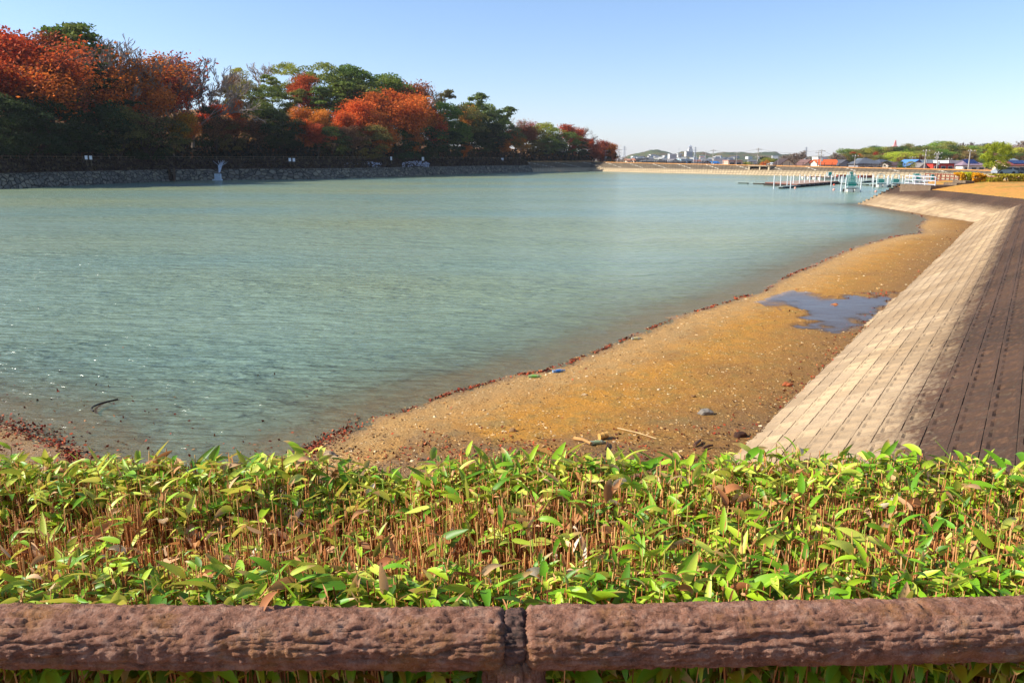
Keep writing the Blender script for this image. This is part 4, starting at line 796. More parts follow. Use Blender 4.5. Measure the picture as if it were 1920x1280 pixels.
def far_block(label, px0, px1, y0, y1, D, cl, name='large_building', extra=None):
    xa, _, zt = at_y(px0, y0, D); xb = at_y(px1, y0, D)[0]; zb = at_y(px0, y1, D)[2] - 4; r = thing(name, label, 'building', ((xa + xb) / 2, D, zb)); W = xb - xa; h = zt - zb
    MB().box((0, 0, h / 2), (W, 20, h)).build('wall', P(cl), r); MB().box((0, 0, h + .4), (W + 1, 21, .8)).build('roof', P('c0c2c4'), r)
    m = MB(); [m.box((0, -10.1, h * (.3 + .22 * j)), (W * .9, .3, h * .07)) for j in range(3)]; m.build('window', P('6d7884'), r); 
    if extra: extra(r, W, h)
far_block('long white building at the foot of the far hazy hills', 1254, 1267, 289.5, 294, 1500, 'b9b7b3')
far_block('small white building right of the long white one on the far slope', 1270, 1276, 288.5, 291.5, 1560, 'b0aeaa')
def keep(r, W, h):
    m = MB(); m.box((W * .25, 0, h + 2.5), (8, 8, 6)); m.box((W * .25, 0, h + 7), (5, 5, 4)); m.build('tower', P('b8b6b3'), r)
    MB().add([(W * .25 - 4, -4, h + 9), (W * .25 + 4, -4, h + 9), (W * .25 + 4, 4, h + 9), (W * .25 - 4, 4, h + 9), (W * .25, 0, h + 13)], [(0, 1, 4), (1, 2, 4), (2, 3, 4), (3, 0, 4), (3, 2, 1, 0)]).build('spire', P('9aa0a8'), r)
far_block('white castle like building with a pointed tower on the far hill', 1285, 1297, 284.5, 290, 1600, 'bab8b4', 'castle', keep)
# ------------------------------------------------------------------ utility poles, pylons, mast
M_POLE = P('a09a92', .8); M_STEEL = P('9aa4ae', .5)
def pole(label, px, ytop, ybase, D, arms=2, rad=.17, side=0):
    x, y, z1 = at_y(px, ytop, D); z0 = lz(x, y); z0 = min(z0, at_y(px, ybase, D)[2]); h = z1 - z0
    r = thing('utility_pole', label, 'utility pole', (x, y, z0), group='utility poles in the village'); MB().tube((0, 0, 0), (0, 0, h), rad, rad * .62, 8).build('pole', M_POLE, r)
    for a in range(arms):
        m = MB(); zz = h - .5 - a * 1.3; m.box((side * .6, -.16, zz), (2.2 - .5 * a, .12, .14)); c = m.build('crossarm', M_POLE, r); q = MB(); [q.tube((side * .6 + s * .85, -.16, zz + .07), (side * .6 + s * .85, -.16, zz + .33), .07, .05, 6) for s in (-1, 0, 1)]; q.build('insulator', M_WHITE, c)
    if arms > 1: MB().tube((.38, -.1, h - 3.6), (.38, -.1, h - 2.7), .24, n=8).build('transformer', P('8f969b'), r)
    return r
pole('pale utility pole with three crossarms in front of the last red trees', 1135, 281, 302, 352, 3); pole('grey utility pole just right of the wood with two crossarms', 1161, 279, 303, 352, 2)
pole('slim utility pole behind the widest dark hip roof', 1275, 288, 304, 322, 1); pole('thin bare pole without crossarm left of the peaked dark gable', 1323.5, 283, 306, 305, 0, .12)
pole('tall utility pole just above the peaked dark gable', 1337.5, 280, 307, 303, 1); pole('utility pole halfway between the dark gable and the dam sluice', 1382, 285, 308, 300, 1, .13)
pole('tall crossarmed utility pole standing above the dam sluice', 1422, 277.5, 311, 272, 3, .19, .3); pole('dark pole carrying a transformer in front of the orange roof', 1541, 280, 312, 252, 2, .18); pole('slim pole left of the transformer pole by the orange roof', 1535, 283, 311, 262, 1, .14)
pole('grey pole against the red trees above the grey gable', 1604, 290, 313, 262, 1); pole('tall leaning utility pole in front of the beige shed', 1737, 280, 317, 226, 2, .2); pole('utility pole with bare top left of the red shop', 1760, 284, 318, 224, 2, .17)
pole('short crossarmed pole behind the leaning pole', 1757, 287, 306, 262, 1, .16); pole('short grey pole above the small orange roof', 1779, 296, 306, 256, 1, .2); pole('tall single utility pole by the solar panelled house', 1820, 280, 319, 216, 1, .2, .4)
pole('small pole between the low brown houses and the blue roof', 1711, 293, 306, 268, 1, .14); pole('slender pole by the half timbered house', 1459, 299, 309, 282, 0, .1)
def pylon(label, px, ytop, ybase, D):
    x, y, z1 = at_y(px, ytop, D); z0 = at_y(px, ybase, D)[2] - 3; h = z1 - z0; r = thing('power_pylon', label, 'pylon', (x, y, z0), group='steel pylons behind the village'); m = MB(); b = h * .10; n = 7
    c = [(-1, -1), (1, -1), (1, 1), (-1, 1)]; W_ = lambda k: b * (1 - k / n * .85)
    for k in range(n):
        for i in range(4):
            a, a2 = c[i], c[(i + 1) % 4]; p0 = (a[0] * W_(k), a[1] * W_(k), h * k / n); p1 = (a[0] * W_(k + 1), a[1] * W_(k + 1), h * (k + 1) / n); p2 = (a2[0] * W_(k + 1), a2[1] * W_(k + 1), h * (k + 1) / n)
            m.tube(p0, p1, .16, n=3); m.tube(p0, p2, .1, n=3); m.tube(p1, p2, .1, n=3)
    m.build('lattice', M_STEEL, r)
    for k, L in ((.78, .16), (.92, .12)):
        q = MB(); [q.tube((0, 0, h * k), (s * h * L, 0, h * k - .4), .2, .1, 4) for s in (-1, 1)]; [q.tube((0, 0, h * (k + .04)), (s * h * L, 0, h * k - .4), .1, n=3) for s in (-1, 1)]; q.build('crossarm', M_STEEL, r)
pylon('distant steel pylon just right of the wood', 1171, 274, 297, 900); pylon('distant steel pylon right of the white castle like building', 1304, 275.5, 298, 800); pylon('distant pylon rising behind the big bare tree', 1512, 275.5, 298, 800)
def mast(label, px, yt, yb, D, mat, rad=.5):
    x, y, z1 = at_y(px, yt, D); z0 = at_y(px, yb, D)[2]; r = thing('radio_mast', label, 'mast', (x, y, z0)); h = z1 - z0; MB().tube((0, 0, 0), (0, 0, h), rad, rad * .5, 5).build('pole', mat, r); MB().box((0, 0, h * .8), (rad * 5, rad, rad)).build('crossarm', mat, r)
mast('thin radio mast on the far hill left of the castle like building', 1273.5, 277, 289, 1900, M_STEEL, .45); mast('tiny mast on top of the highest far hill', 1217.5, 279, 284, 1950, M_STEEL, .4)
# red and white tower over the right hill
x, y, z1 = at_y(1679.5, 263, 520); z0 = at_y(1679.5, 276, 520)[2]; r = thing('broadcast_tower', 'small red and white lattice tower rising above the wooded hill', 'tower', (x, y, z0 - 4)); h = z1 - z0 + 4
for k in range(6):
    m = MB(); a = 1.3 * (1 - k / 6.5); b_ = 1.3 * (1 - (k + 1) / 6.5)
    for sx_ in (-1, 1):
        for sy_ in (-1, 1): m.tube((sx_ * a, sy_ * a, h * k / 6), (sx_ * b_, sy_ * b_, h * (k + 1) / 6), .16, n=4); m.tube((sx_ * a, sy_ * a, h * k / 6), (-sx_ * b_, sy_ * b_, h * (k + 1) / 6), .12, n=3)
    m.build('section', P('e0e0dc' if k < 3 else 'dc8c86', .6), r)
MB().box((0, 0, h * .55), (3, 3, .3)).build('platform', P('dc8c86', .6), r)
# wires
def wire(label, a, b, sag=1.2, n=10, rad=.022):
    m = MB(); pts = [(a[0] + (b[0] - a[0]) * k / n, a[1] + (b[1] - a[1]) * k / n, a[2] + (b[2] - a[2]) * k / n - sag * 4 * (k / n) * (1 - k / n)) for k in range(n + 1)]
    for k in range(n): m.tube(pts[k], pts[k + 1], rad, n=3)
    tag(m.build('overhead_wire', M_DARK), label, 'wire', 'overhead wires between the poles')
W1 = at_y(1337.5, 280.8, 302.8); W2 = at_y(1422, 278.4, 271.8); W3 = at_y(1541, 281, 251.8); W4 = at_y(1604, 291, 261.8); W5 = at_y(1275, 289, 322)
wire('overhead wire running from the dark gable pole to the sluice pole', W1, W2); wire('overhead wire running from the sluice pole to the transformer pole', W2, W3); wire('overhead wire from the slim hip roof pole to the dark gable pole', W5, W1)
wire('overhead wire from the transformer pole to the red tree pole', W3, W4)

# ------------------------------------------------------------------ dam crest fence, sluice
fr = thing('crest_fence', 'dark post and rail fence running along the left half of the dam crest', 'fence', (0, 0, 0)); pts, m_ = offset_poly(FAR, 1); L = np.r_[0, np.cumsum(np.linalg.norm(np.diff(pts, axis=0), axis=1))]
def on_far(u, off): return (float(np.interp(u, L, pts[:, 0]) + np.interp(u, L, m_[:, 0]) * off), float(np.interp(u, L, pts[:, 1]) + np.interp(u, L, m_[:, 1]) * off), float(zc(u / L[-1])) + .1)
q = MB(); us = np.arange(2, L[-1] * .55, 2.6)
for a, b in zip(us[:-1], us[1:]):
    for z in (.5, 1.0): A = Vector(on_far(a, 7.5)) + Vector((0, 0, z)); B = Vector(on_far(b, 7.5)) + Vector((0, 0, z)); q.tube(A, B, .045, n=4)
q.build('rail', M_DARK, fr)
for a in us: A = Vector(on_far(a, 7.5)); MB().tube(A - Vector((0, 0, .2)), A + Vector((0, 0, 1.15)), .08, n=5).build('post', M_DARK, fr)
# sluice: concrete housing set into the dam face
def far_px(px, off):
    for u_ in np.linspace(0, L[-1], 900):
        p_ = on_far(u_, off)
        if 960 + p_[0] / (p_[1] * cp + 3 * sp_) * F > px: return u_, p_
ua, A = far_px(1403, 3.0); ub, B = far_px(1441, 3.0); cx, cy = (A[0] + B[0]) / 2, (A[1] + B[1]) / 2; rz = math.atan2(B[1] - A[1], B[0] - A[0]); Wd = math.hypot(B[0] - A[0], B[1] - A[1]); zt = A[2] - .1; zb = 1.15; hh = zt - zb
sl_ = thing('sluice_gate', 'open concrete sluice housing with dark bays set into the dam face', 'sluice', (cx, cy, zb), rz); MC = P('8a7c68', .9)
MB().box((0, 1.6, hh - .12), (Wd + .1, 3.6, .28)).build('roof_slab', MC, sl_); MB().box((0, 3.2, hh / 2), (Wd, .3, hh)).build('back_wall', P('2c2722'), sl_)  # near-black back wall: shade inside the bays is put into its colour
for s in (-1, 0, 1): MB().box((s * (Wd / 2 - .2) + (.4 if s == 0 else 0), .2, (hh - .25) / 2), (.38, .4, hh - .25)).build('pier', P('b5a68c', .9), sl_)
for s in (-1, 1): MB().box((s * (Wd / 2 + .2), 1.7, hh / 2 - .1), (.25, 3.3, hh + .1)).build('side_wall', MC, sl_)
MB().box((0, 1.2, .03), (Wd, 3.4, .1)).build('floor_slab', MC, sl_)
x, y, z = at_y(1438, 306, 256); sd2 = thing('warning_board', 'small orange peaked board above the sluice', 'sign', (x, y, z - 1.2)); MB().box((0, 0, .6), (.25, .25, 1.3)).build('post', MC, sd2); MB().add([(-.9, 0, 1.2), (.9, 0, 1.2), (.9, 0, 1.6), (0, 0, 2.3), (-.9, 0, 1.6), (-.9, .1, 1.2), (.9, .1, 1.2), (.9, .1, 1.6), (0, .1, 2.3), (-.9, .1, 1.6)], [(0, 1, 2, 3, 4), (9, 8, 7, 6, 5), (0, 5, 6, 1), (1, 6, 7, 2), (2, 7, 8, 3), (3, 8, 9, 4), (4, 9, 5, 0)]).build('board', P('e08a3c'), sd2)

# ------------------------------------------------------------------ left path: fence, notice boards, outlet, ladder
pts, m_ = offset_poly(LEFT[1:], 1); L = np.r_[0, np.cumsum(np.linalg.norm(np.diff(pts, axis=0), axis=1))]
def on_left(u, off, z=4.5): return Vector((float(np.interp(u, L, pts[:, 0]) + np.interp(u, L, m_[:, 0]) * off), float(np.interp(u, L, pts[:, 1]) + np.interp(u, L, m_[:, 1]) * off), z))
M_WOOD = P('7b6a55', .9); u_end = L[-2]; halves = [(L[1], L[6], 'long brown post and rail fence on the path at the left end of the shore'), (L[6], u_end, 'long brown post and rail fence below the orange and red trees along the shore path')]
for u0, u1, lab in halves:
    fr = thing('path_fence', lab, 'fence', (0, 0, 0)); us = np.arange(u0, u1, 2.6); q = MB()
    for a, b in zip(us[:-1], us[1:]):
        for z in (.45, .95): q.tube(on_left(a, 4.8, 4.52 + z), on_left(b, 4.8, 4.52 + z), .05, n=4)
    q.build('rail', M_WOOD, fr)
    for k, a in enumerate(us[:98]): MB().tube(on_left(a, 4.8, 4.4), on_left(a, 4.8, 5.6), .07, n=5).build('post', M_WOOD, fr)
def board(label, px, py, D, w_=1.0, h_=1.1):
    x, y, z = at_y(px, py, D); r = thing('notice_board', label, 'sign', (x, y, z - 1.6), group='white notice boards on the path fence'); MB().box((0, 0, 1.6), (w_, .06, h_)).build('panel', P('e4e6ea'), r); MB().tube((0, .06, 0), (0, .06, 1.9), .05, n=6).build('post', M_WOOD, r)
board('white notice board at the left end, left one of the pair', 161.5, 295.5, 152, .5, .7); board('white notice board at the left end, right one of the pair', 170, 295.8, 152.5, .5, .7)
board('left one of two white boards below the golden trees in the middle', 543.5, 299.7, 200, .6, .8); board('pale blue board standing right of a white one in the middle of the fence', 551, 300, 201, .6, .8); board('single white board on the fence below the big orange tree', 733.5, 297.3, 234, .5, 1.0); board('small white board near the right end of the wooded shore', 793, 298, 250, .7); board('tiny pale board where the stone wall turns to concrete', 942, 299, 305, .9, 1)
x, y = at_z(406, 338.5); o_ = thing('outlet_block', 'pale concrete outlet block at the foot of the stone wall with a white branch above', 'outlet', (x + .3, y - .2, 0)); M_PALE = P('b9c4cc', .8)
m = MB(); m.box((0, 0, .1), (2.1, 1.2, .4)); m.box((0, .5, .9), (1.4, .9, 1.3)); m.build('block', M_PALE, o_)
q = MB(); rng_ = random.Random(3)
for k in range(26):
    a = Vector((rng_.uniform(-.2, .2), 1.6, 1.8)); b = a + Vector((rng_.uniform(-.35, .35), .8, 1.6)); c_ = b + Vector((rng_.uniform(-1.6, 1.6), .6, rng_.uniform(.5, 1.3))); q.tube(a, b, .05, n=4); q.tube(b, c_, .035, .02, n=3)
tag(q.build('dead_branch', P('c5ccd8')), 'bleached white forked branch hanging down the bank above the concrete outlet block', 'branch'); bpy.data.objects['dead_branch'].location = (x + .3, y - .2, 0)
a = np.array(at_z(322, 340)); ld = thing('wooden_ladder', 'dark wooden ladder leaning on the stone wall at the left', 'ladder', (a[0], a[1], 0), .1); ldm = P('4a3828')
for s in (-.45, .45): MB().box((s, .8, 1.5), (.14, 1.7, 3.0)).build('side_rail', ldm, ld)
for k in range(7): MB().box((0, .1 + .22 * k, .3 + .4 * k), (.9, .25, .08)).build('rung', ldm, ld)
# pale rubble heaps on the bank
rng = np.random.default_rng(14)
for (p0, p1, lab) in ((645, 715, 'larger heap of pale broken stones on the dark bank'), (752, 805, 'long thin scatter of pale broken stones on the dark bank'), (850, 862, 'small heap of pale stones near the right end of the dark bank')):
    m = MB()
    for k in range(int((p1 - p0) * 2.6)):
        px = rng.uniform(p0, p1); u = float(np.interp(px, [0, 100, 200, 300, 400, 500, 600, 700, 800, 900], [L[2] + 0] + list(L[3:12]))) if False else None
        D = dshore(px) * 1.005; off = rng.uniform(2.2, 4.0) * (1 - .4 * abs((px - p0) / (p1 - p0) - .5)); zz = float(np.interp(off, [1.9, 2.6, 4.2], [2.7, 3.4, 4.5]))
        xx, yy, _ = at_y(px, 310, D + off * 1.15); s = rng.uniform(.2, .55); m.box((xx, yy, zz), (s, s * rng.uniform(.5, 1), s * rng.uniform(.4, .8)), rng.uniform(0, 3))
    tag(m.build('rubble', P('a9aec0', .9, .4)), lab, 'rubble', kind='stuff')

# ------------------------------------------------------------------ floating decks, mooring posts, net cages, boats
M_PLANK = plain('deck_planks', hexc('9c8474'), .9, 0, .2, .7); M_FLOAT = P('7e8a86', .8); M_PW = P('d3d6d6', .6); M_TEAL = P('2fb5a0', .8); M_RUST = P('6e3b30')
def quad_slab(name, label, cat, px4, z1, z0, mat, edge=None, group=None):
    c4 = [at_z(x, y, z1) for x, y in px4]; c = np.mean(c4, 0); r = thing(name, label, cat, (c[0], c[1], 0), group=group); v = [(a - c[0], b - c[1], z) for z in (z0, z1) for a, b in c4]
    MB().add(v, [(0, 1, 2, 3), (7, 6, 5, 4), (0, 4, 5, 1), (1, 5, 6, 2), (2, 6, 7, 3), (3, 7, 4, 0)]).build('deck', mat, r)
    if edge:
        m = MB()
        for i in range(4):
            A, B = v[4 + i], v[4 + (i + 1) % 4]; m.tube((A[0], A[1], z1 - .08), (B[0], B[1], z1 - .08), .09, n=4)
        m.build('rim', edge, r)
    return r, v
dk_, v = quad_slab('floating_deck', 'broad weathered wooden floating deck lined with white mooring posts', 'deck', [(1435, 341.8), (1495, 345.6), (1572, 339.8), (1515, 337.6)], .55, .38, M_PLANK, M_RUST)
for k in range(9):
    f = (k + .5) / 9
    for (i, j) in ((4, 5), (5, 6)):
        A, B = Vector(v[i]), Vector(v[j]); p = A.lerp(B, f); p = p * .97; MB().box((p[0], p[1], .13), (1.3, 1.0, .5), .4).build('float', M_DARK, dk_)
def pontoon(label, pa, pb, wd=.9):
    a, b = np.array(at_z(*pa)), np.array(at_z(*pb)); L_ = np.linalg.norm(b - a); r = thing('pontoon', label, 'pontoon', ((a[0] + b[0]) / 2, (a[1] + b[1]) / 2, 0), math.atan2(b[1] - a[1], b[0] - a[0]), 'narrow floating pontoons on the lake')
    MB().box((0, 0, .3), (L_, wd, .14)).build('walkway', M_FLOAT, r); n = max(2, int(L_ / 3))
    for k in range(n): MB().box((-L_ / 2 + (k + .5) * L_ / n, 0, .07), (L_ / n * .6, wd * .8, .32)).build('float', M_DARK if k % 2 else P('3c4a48'), r)
pontoon('long grey pontoon in front of the wooden deck', (1462, 353.8), (1572, 344.5), 1.1); pontoon('thin green pontoon trailing left of the wooden deck', (1380, 344), (1437, 346), .6)
pontoon('pontoon running right behind the nearest net cage', (1572, 345), (1652, 349), .8); pontoon('short dark pontoon behind the nearest net cage', (1615, 343), (1632, 341.5)); pontoon('low green pontoon joining the two right net cages', (1652, 350.5), (1700, 351), 1.2); pontoon('short pontoon in front of the far right bank', (1634, 341.5), (1652, 340))
def mpost(label, px, yt, yb, rad=.085):
    x, y = at_z(px, yb); h = at_y(px, yt, y)[2]; r = thing('mooring_post', label, 'post', (x, y, 0), group='white mooring posts around the floating decks'); MB().tube((0, 0, -1.2), (0, 0, h), rad, n=8).build('pole', M_PW, r); MB().tube((0, 0, h), (0, 0, h + .1), rad * 1.25, n=8).build('cap', M_WHITE, r)
PP = [(1450.5, 329.6, 354), (1463, 329.8, 352), (1475.5, 330, 350.5), (1482, 331, 353.8), (1487, 330, 350), (1498.5, 328, 349), (1508, 328.6, 348), (1517.5, 329, 347.4), (1527.5, 328.5, 347), (1536.5, 327.5, 346), (1545.5, 328, 345.5), (1558, 329, 347.8), (1565, 327, 344), (1572.5, 327, 343.5),
      (1580, 327.5, 344.5), (1587, 328, 343), (1593.5, 327.5, 342), (1603, 327, 342), (1611.5, 326.5, 341), (1618.5, 327, 340.5), (1624, 327, 340), (1635.5, 326.5, 342)]
for k, (px, yt, yb) in enumerate(PP): mpost(f'white mooring post, {ORD[k]} from the left beside the floating decks', px + 0, yt, yb)
def cage(label, px, yb, wpx, ytop, arch=True, net='low', yf=None):
    x, y = at_z(px, yb); ax = y * cp + CZ * sp_; W = wpx / F * ax; H = at_y(px, ytop, y)[2]; r = thing('net_cage', label, 'net cage', (x, y, 0), 0, 'floating net cages'); dp = W * .9
    MB().box((0, dp / 2, .55), (W, dp, .16)).build('platform', M_FLOAT, r)
    for s in (-.28, .28):
        MB().box((s * W, -.02, .22), (W * .42, .6, .42)).build('float', P('e3ddd0', .6), r); MB().box((s * W, dp - .3, .22), (W * .42, .6, .42)).build('float', M_DARK, r)
    for sx_ in (-1, 1):
        for q_, yy in enumerate((0, dp)): MB().tube((sx_ * W * .62, yy, -1), (sx_ * W * .62, yy, H * (.86 if q_ == 0 else .92)), .085, n=7).build('mooring_pole', M_PW, r)
    m = MB(); n = 10; hw = W * .36; z0 = .65; z1 = H - (hw * .5 if arch else 0)
    for yy in (dp * .25, dp * .75):
        P_ = [(-hw, z0), (-hw, z1)] + ([(-hw * math.cos(math.pi * k / n), z1 + hw * .5 * math.sin(math.pi * k / n)) for k in range(1, n)] if arch else []) + [(hw, z1), (hw, z0)]
        for a, b in zip(P_[:-1], P_[1:]): m.tube((a[0], yy, a[1]), (b[0], yy, b[1]), .045, n=4)
        m.tube((-hw, yy, H * .5), (hw, yy, H * .5), .035, n=4); m.tube((-hw, yy, H * .3), (hw, yy, H * .3), .035, n=4)
    for s in (-1, 1):
        for z in (z1, H * .5, H * .3): m.tube((s * hw, dp * .25, z), (s * hw, dp * .75, z), .035, n=4)
    m.build('frame', P('a7c4c0', .5), r)
    zz0, zz1 = (H * .38, H * .58) if net == 'low' else (H * .36, H * .95); q = MB(); nn = 16
    for yy in (dp * .27, dp * .73):
        q = MB()
        for k in range(nn + 1):
            f = -hw + 2 * hw * k / nn; q.tube((f, yy, zz0), (f, yy, zz1), .02 if net != 'low' else .045, n=3)
        for k in range(8): z = zz0 + (zz1 - zz0) * k / 7; q.tube((-hw, yy, z), (hw, yy, z), .02 if net != 'low' else .05, n=3)
        if net != 'low': q.box((0, yy + .05, zz0 + .25), (2 * hw, .03, .5))
        q.build('net', M_TEAL, r)
cage('nearest net cage with white floats and teal netting, in front of the others', 1599, 360, 23, 328.5, False, 'full'); cage('arched net cage with a teal band, left one of the right pair', 1653, 351, 16, 326.5); cage('arched net cage with a teal band, right one of the right pair', 1681, 350.5, 16, 326.5)
cage('arched net cage behind the white railing', 1721, 345, 16, 325.5, True, 'full'); cage('small far net cage against the dam behind the wooden deck', 1557, 333, 8, 322.5, False, 'full'); cage('small faint net cage against the dam behind the nearest cage', 1597, 334, 8, 322, False, 'full'); cage('half hidden net cage left of the brown railing', 1750, 342, 10, 326, True, 'full')
def boat(label, px, py, rz, c='d9d4c8'):
    x, y = at_z(px, py); r = thing('rowing_boat', label, 'boat', (x, y, 0), rz, 'small boats moored behind the deck'); n = 12; V_ = []; hw = lambda f: .75 * math.sin(math.pi * min(1, .12 + f * .88)) ** .6
    for k in range(n + 1):
        f = k / n; w_ = max(.03, hw(f)); X_ = -2 + 4 * f; V_ += [(X_, -w_, .55), (X_, -w_ * .6, -.05), (X_, w_ * .6, -.05), (X_, w_, .55)]
    Fc = [(k * 4 + j, k * 4 + j + 1, k * 4 + 5 + j, k * 4 + 4 + j) for k in range(n) for j in range(3)] + [(0, 3, 2, 1)]; MB().add(V_, Fc).build('hull', P(c, .5), r)
    m = MB(); [m.tube(V_[k * 4 + j], V_[k * 4 + 4 + j], .06, n=4) for k in range(n) for j in (0, 3)]; m.build('gunwale', P('9c3a32'), r); MB().box((-.6, 0, .4), (.3, 1.3, .06)).build('seat', P('9c3a32'), r); MB().box((.7, 0, .4), (.3, 1.3, .06)).build('seat', P('9c3a32'), r)
for k, (a, b) in enumerate(((1517, 335), (1527, 335.6), (1538, 336.2), (1548, 336.8), (1561, 336.6), (1573, 335))): boat(f'small white boat with red rim, {ORD[k]} from the left behind the wooden deck', a, b, .25)
boat('red boat lying against the far dam right of the boats row', 1582, 332, .1, 'a34238'); boat('red boat lying close to the far dam above the nearest net cage', 1622, 333.4, .1, 'a34238')
rngb = random.Random(4)
for k, (a, b, lab) in enumerate(((1491, 353.5, 'small pale buoy in front of the long grey pontoon'), (1563.5, 356.5, 'orange tinged buoy floating left of the nearest net cage'), (1563.8, 347.5, 'tiny red buoy beside the right end of the long pontoon'), (1642, 360, 'pale buoy floating right of the nearest net cage'))):
    x, y = at_z(a, b); r = thing('buoy', lab, 'buoy', (x, y, 0)); m = bpy.data.meshes.new('float'); import bmesh; bm = bmesh.new(); bmesh.ops.create_uvsphere(bm, u_segments=10, v_segments=8, radius=.2); bm.to_mesh(m); m.materials.append(P('e0a08c' if k != 2 else 'd05a40', .4)); o = bpy.data.objects.new('float', m); C.objects.link(o); o.parent = r; o.location = (0, 0, .08)
    MB().tube((0, 0, .26), (0, 0, .36), .03, n=6).build('eye', M_DARK, r)

# ------------------------------------------------------------------ landing stage with white railing, steps, brown railing, clipped hedges
ML = concrete_mat('landing_concrete', hexc('8f8068'), hexc('6a5a48'), 1.2, .6)
A = at_y(1693, 348, 88.0); B = at_y(1751, 352.3, 84.0); ztop = 2.15; A = (*at_z(1693, 348.3, ztop),); B = (*at_z(1751, 352.2, ztop),)
rz = math.atan2(B[1] - A[1], B[0] - A[0]); Ln = math.hypot(B[0] - A[0], B[1] - A[1]); ls = thing('landing_stage', 'brown stained concrete landing stage block standing on the far end of the slope', 'landing stage', ((A[0] + B[0]) / 2, (A[1] + B[1]) / 2, 0), rz)
MB().box((0, .53, (ztop + .4) / 2 - .2), (Ln, 1.7, ztop + .4)).build('block', ML, ls)
wr = thing('white_railing', 'white tubular railing round the concrete landing stage', 'railing', (*ls.location[:2], ztop), rz)
def railrun(pts_, zs, par, mat, hgt, np_, rad=.04, nm='post'):
    q = MB()
    for a, b in zip(pts_[:-1], pts_[1:]):
        for z in zs: q.tube((a[0], a[1], a[2] + z), (b[0], b[1], b[2] + z), rad, n=6)
    q.build('rail', mat, par)
    for a, b in zip(pts_[:-1], pts_[1:]):
        for k in range(np_ + 1): p = Vector(a).lerp(Vector(b), k / np_); MB().tube(p, p + Vector((0, 0, hgt)), rad * 1.15, n=6).build(nm, mat, par)
railrun([(Ln / 2 - .1, .15, 0), (-Ln / 2 + .1, .15, 0)], (1.05, .68, .3), wr, P('bcbcc0', .4), 1.08, 3, .045)
railrun([(-Ln / 2 + .1, .6, 0), (-Ln / 2 + .1, 2.6, 0)], (1.05, .68, .3), wr, P('bcbcc0', .4), 1.08, 3, .045)
st = thing('concrete_steps', 'brown concrete steps climbing right from the landing stage to the crest', 'steps', (*ls.location[:2], 0), rz)
for k in range(3): MB().box((Ln / 2 - 1.25, 4.43 + k * .9 - 2.6, (2.15 + .23 * (k + 1)) / 2), (2.5 - .05 * k, .898, 2.15 + .23 * (k + 1))).build('step', ML, st)
br = thing('brown_railing', 'reddish brown post and rail fence at the top of the concrete steps', 'railing', (0, 0, 0)); MBR = P('7e4634', .7)
p_ = [at_y(1756, 337, 93), at_y(1797, 338.5, 88)]; p_ = [(a, b, 2.45) for a, b, c_ in p_]; railrun(p_, (.85, .5, .2), br, MBR, .95, 5, .055)
p2 = [(a + 1.2, b + 5, z) for a, b, z in p_]; railrun(p2, (.8, .45), br, MBR, .9, 4, .05)
b2 = thing('brown_railing', 'long low brown fence behind the clipped hedge and the round tree', 'railing', (0, 0, 0)); a_, c_ = at_y(1800, 324, 100), at_y(1990, 330, 92); railrun([(a_[0], a_[1], 1.9), (c_[0], c_[1], 1.9)], (1.0, .5), b2, MBR, 1.1, 9, .06)
rng = np.random.default_rng(50)
def clip_hedge(label, px0, px1, D, ytop, ybot, c, bumps=.12, dens=1.0):
    xa, _, zt = at_y(px0, ytop, D); xb = at_y(px1, ytop, D)[0]; zb = at_y(px0, ybot, D)[2] - .3; W = xb - xa; r = thing('clipped_hedge', label, 'hedge', ((xa + xb) / 2, D, zb), group='clipped hedges above the dry grass slope'); h = zt - zb; n = int(2600 * W * dens)
    f = rng.random(n); x = rng.uniform(-W / 2, W / 2, n); y = np.where(f < .45, -.45, rng.uniform(-.45, .9, n)) + rng.normal(0, .05, n); z = np.where(f < .45, rng.uniform(.05, h, n), h) + rng.normal(0, .04, n)
    dent = fbm((x + px0) * 1.6, z * 2.2, 5); z = z - bumps * (dent < .42) * 2; y = y + bumps * 2 * (dent < .45)
    V_, F_ = quads(np.stack([x, y, z], 1), .10, rng, .2, 1.5); q = npmesh('foliage', V_, F_, M_FOL, r, attrs={'var': np.repeat(np.clip(.3 + dent * .6 + rng.normal(0, .15, n), 0, 1), 4)}); q.color = (*c, 1)
    m = MB(); [m.tube((x_, .2, 0), (x_ + .05, .2, h * .8), .04, n=4) for x_ in np.arange(-W / 2 + .2, W / 2, .4)]; m.build('stem', M_BARK, r)
clip_hedge('clipped orange yellow hedge block at the left end of the hedge row', 1797, 1809, 84, 325, 338.5, (.9, .52, .03)); clip_hedge('yellow green hedge block between the two orange ones', 1809.5, 1820, 84, 325, 338.5, (.62, .62, .04)); clip_hedge('wide bright orange hedge block in the hedge row', 1820.5, 1849, 83.6, 325.5, 339.5, (.95, .5, .02)); clip_hedge('long olive green hedge stretching to the right edge', 1849.5, 2010, 83, 328.5, 341, (.5, .42, .04), .16, .6)

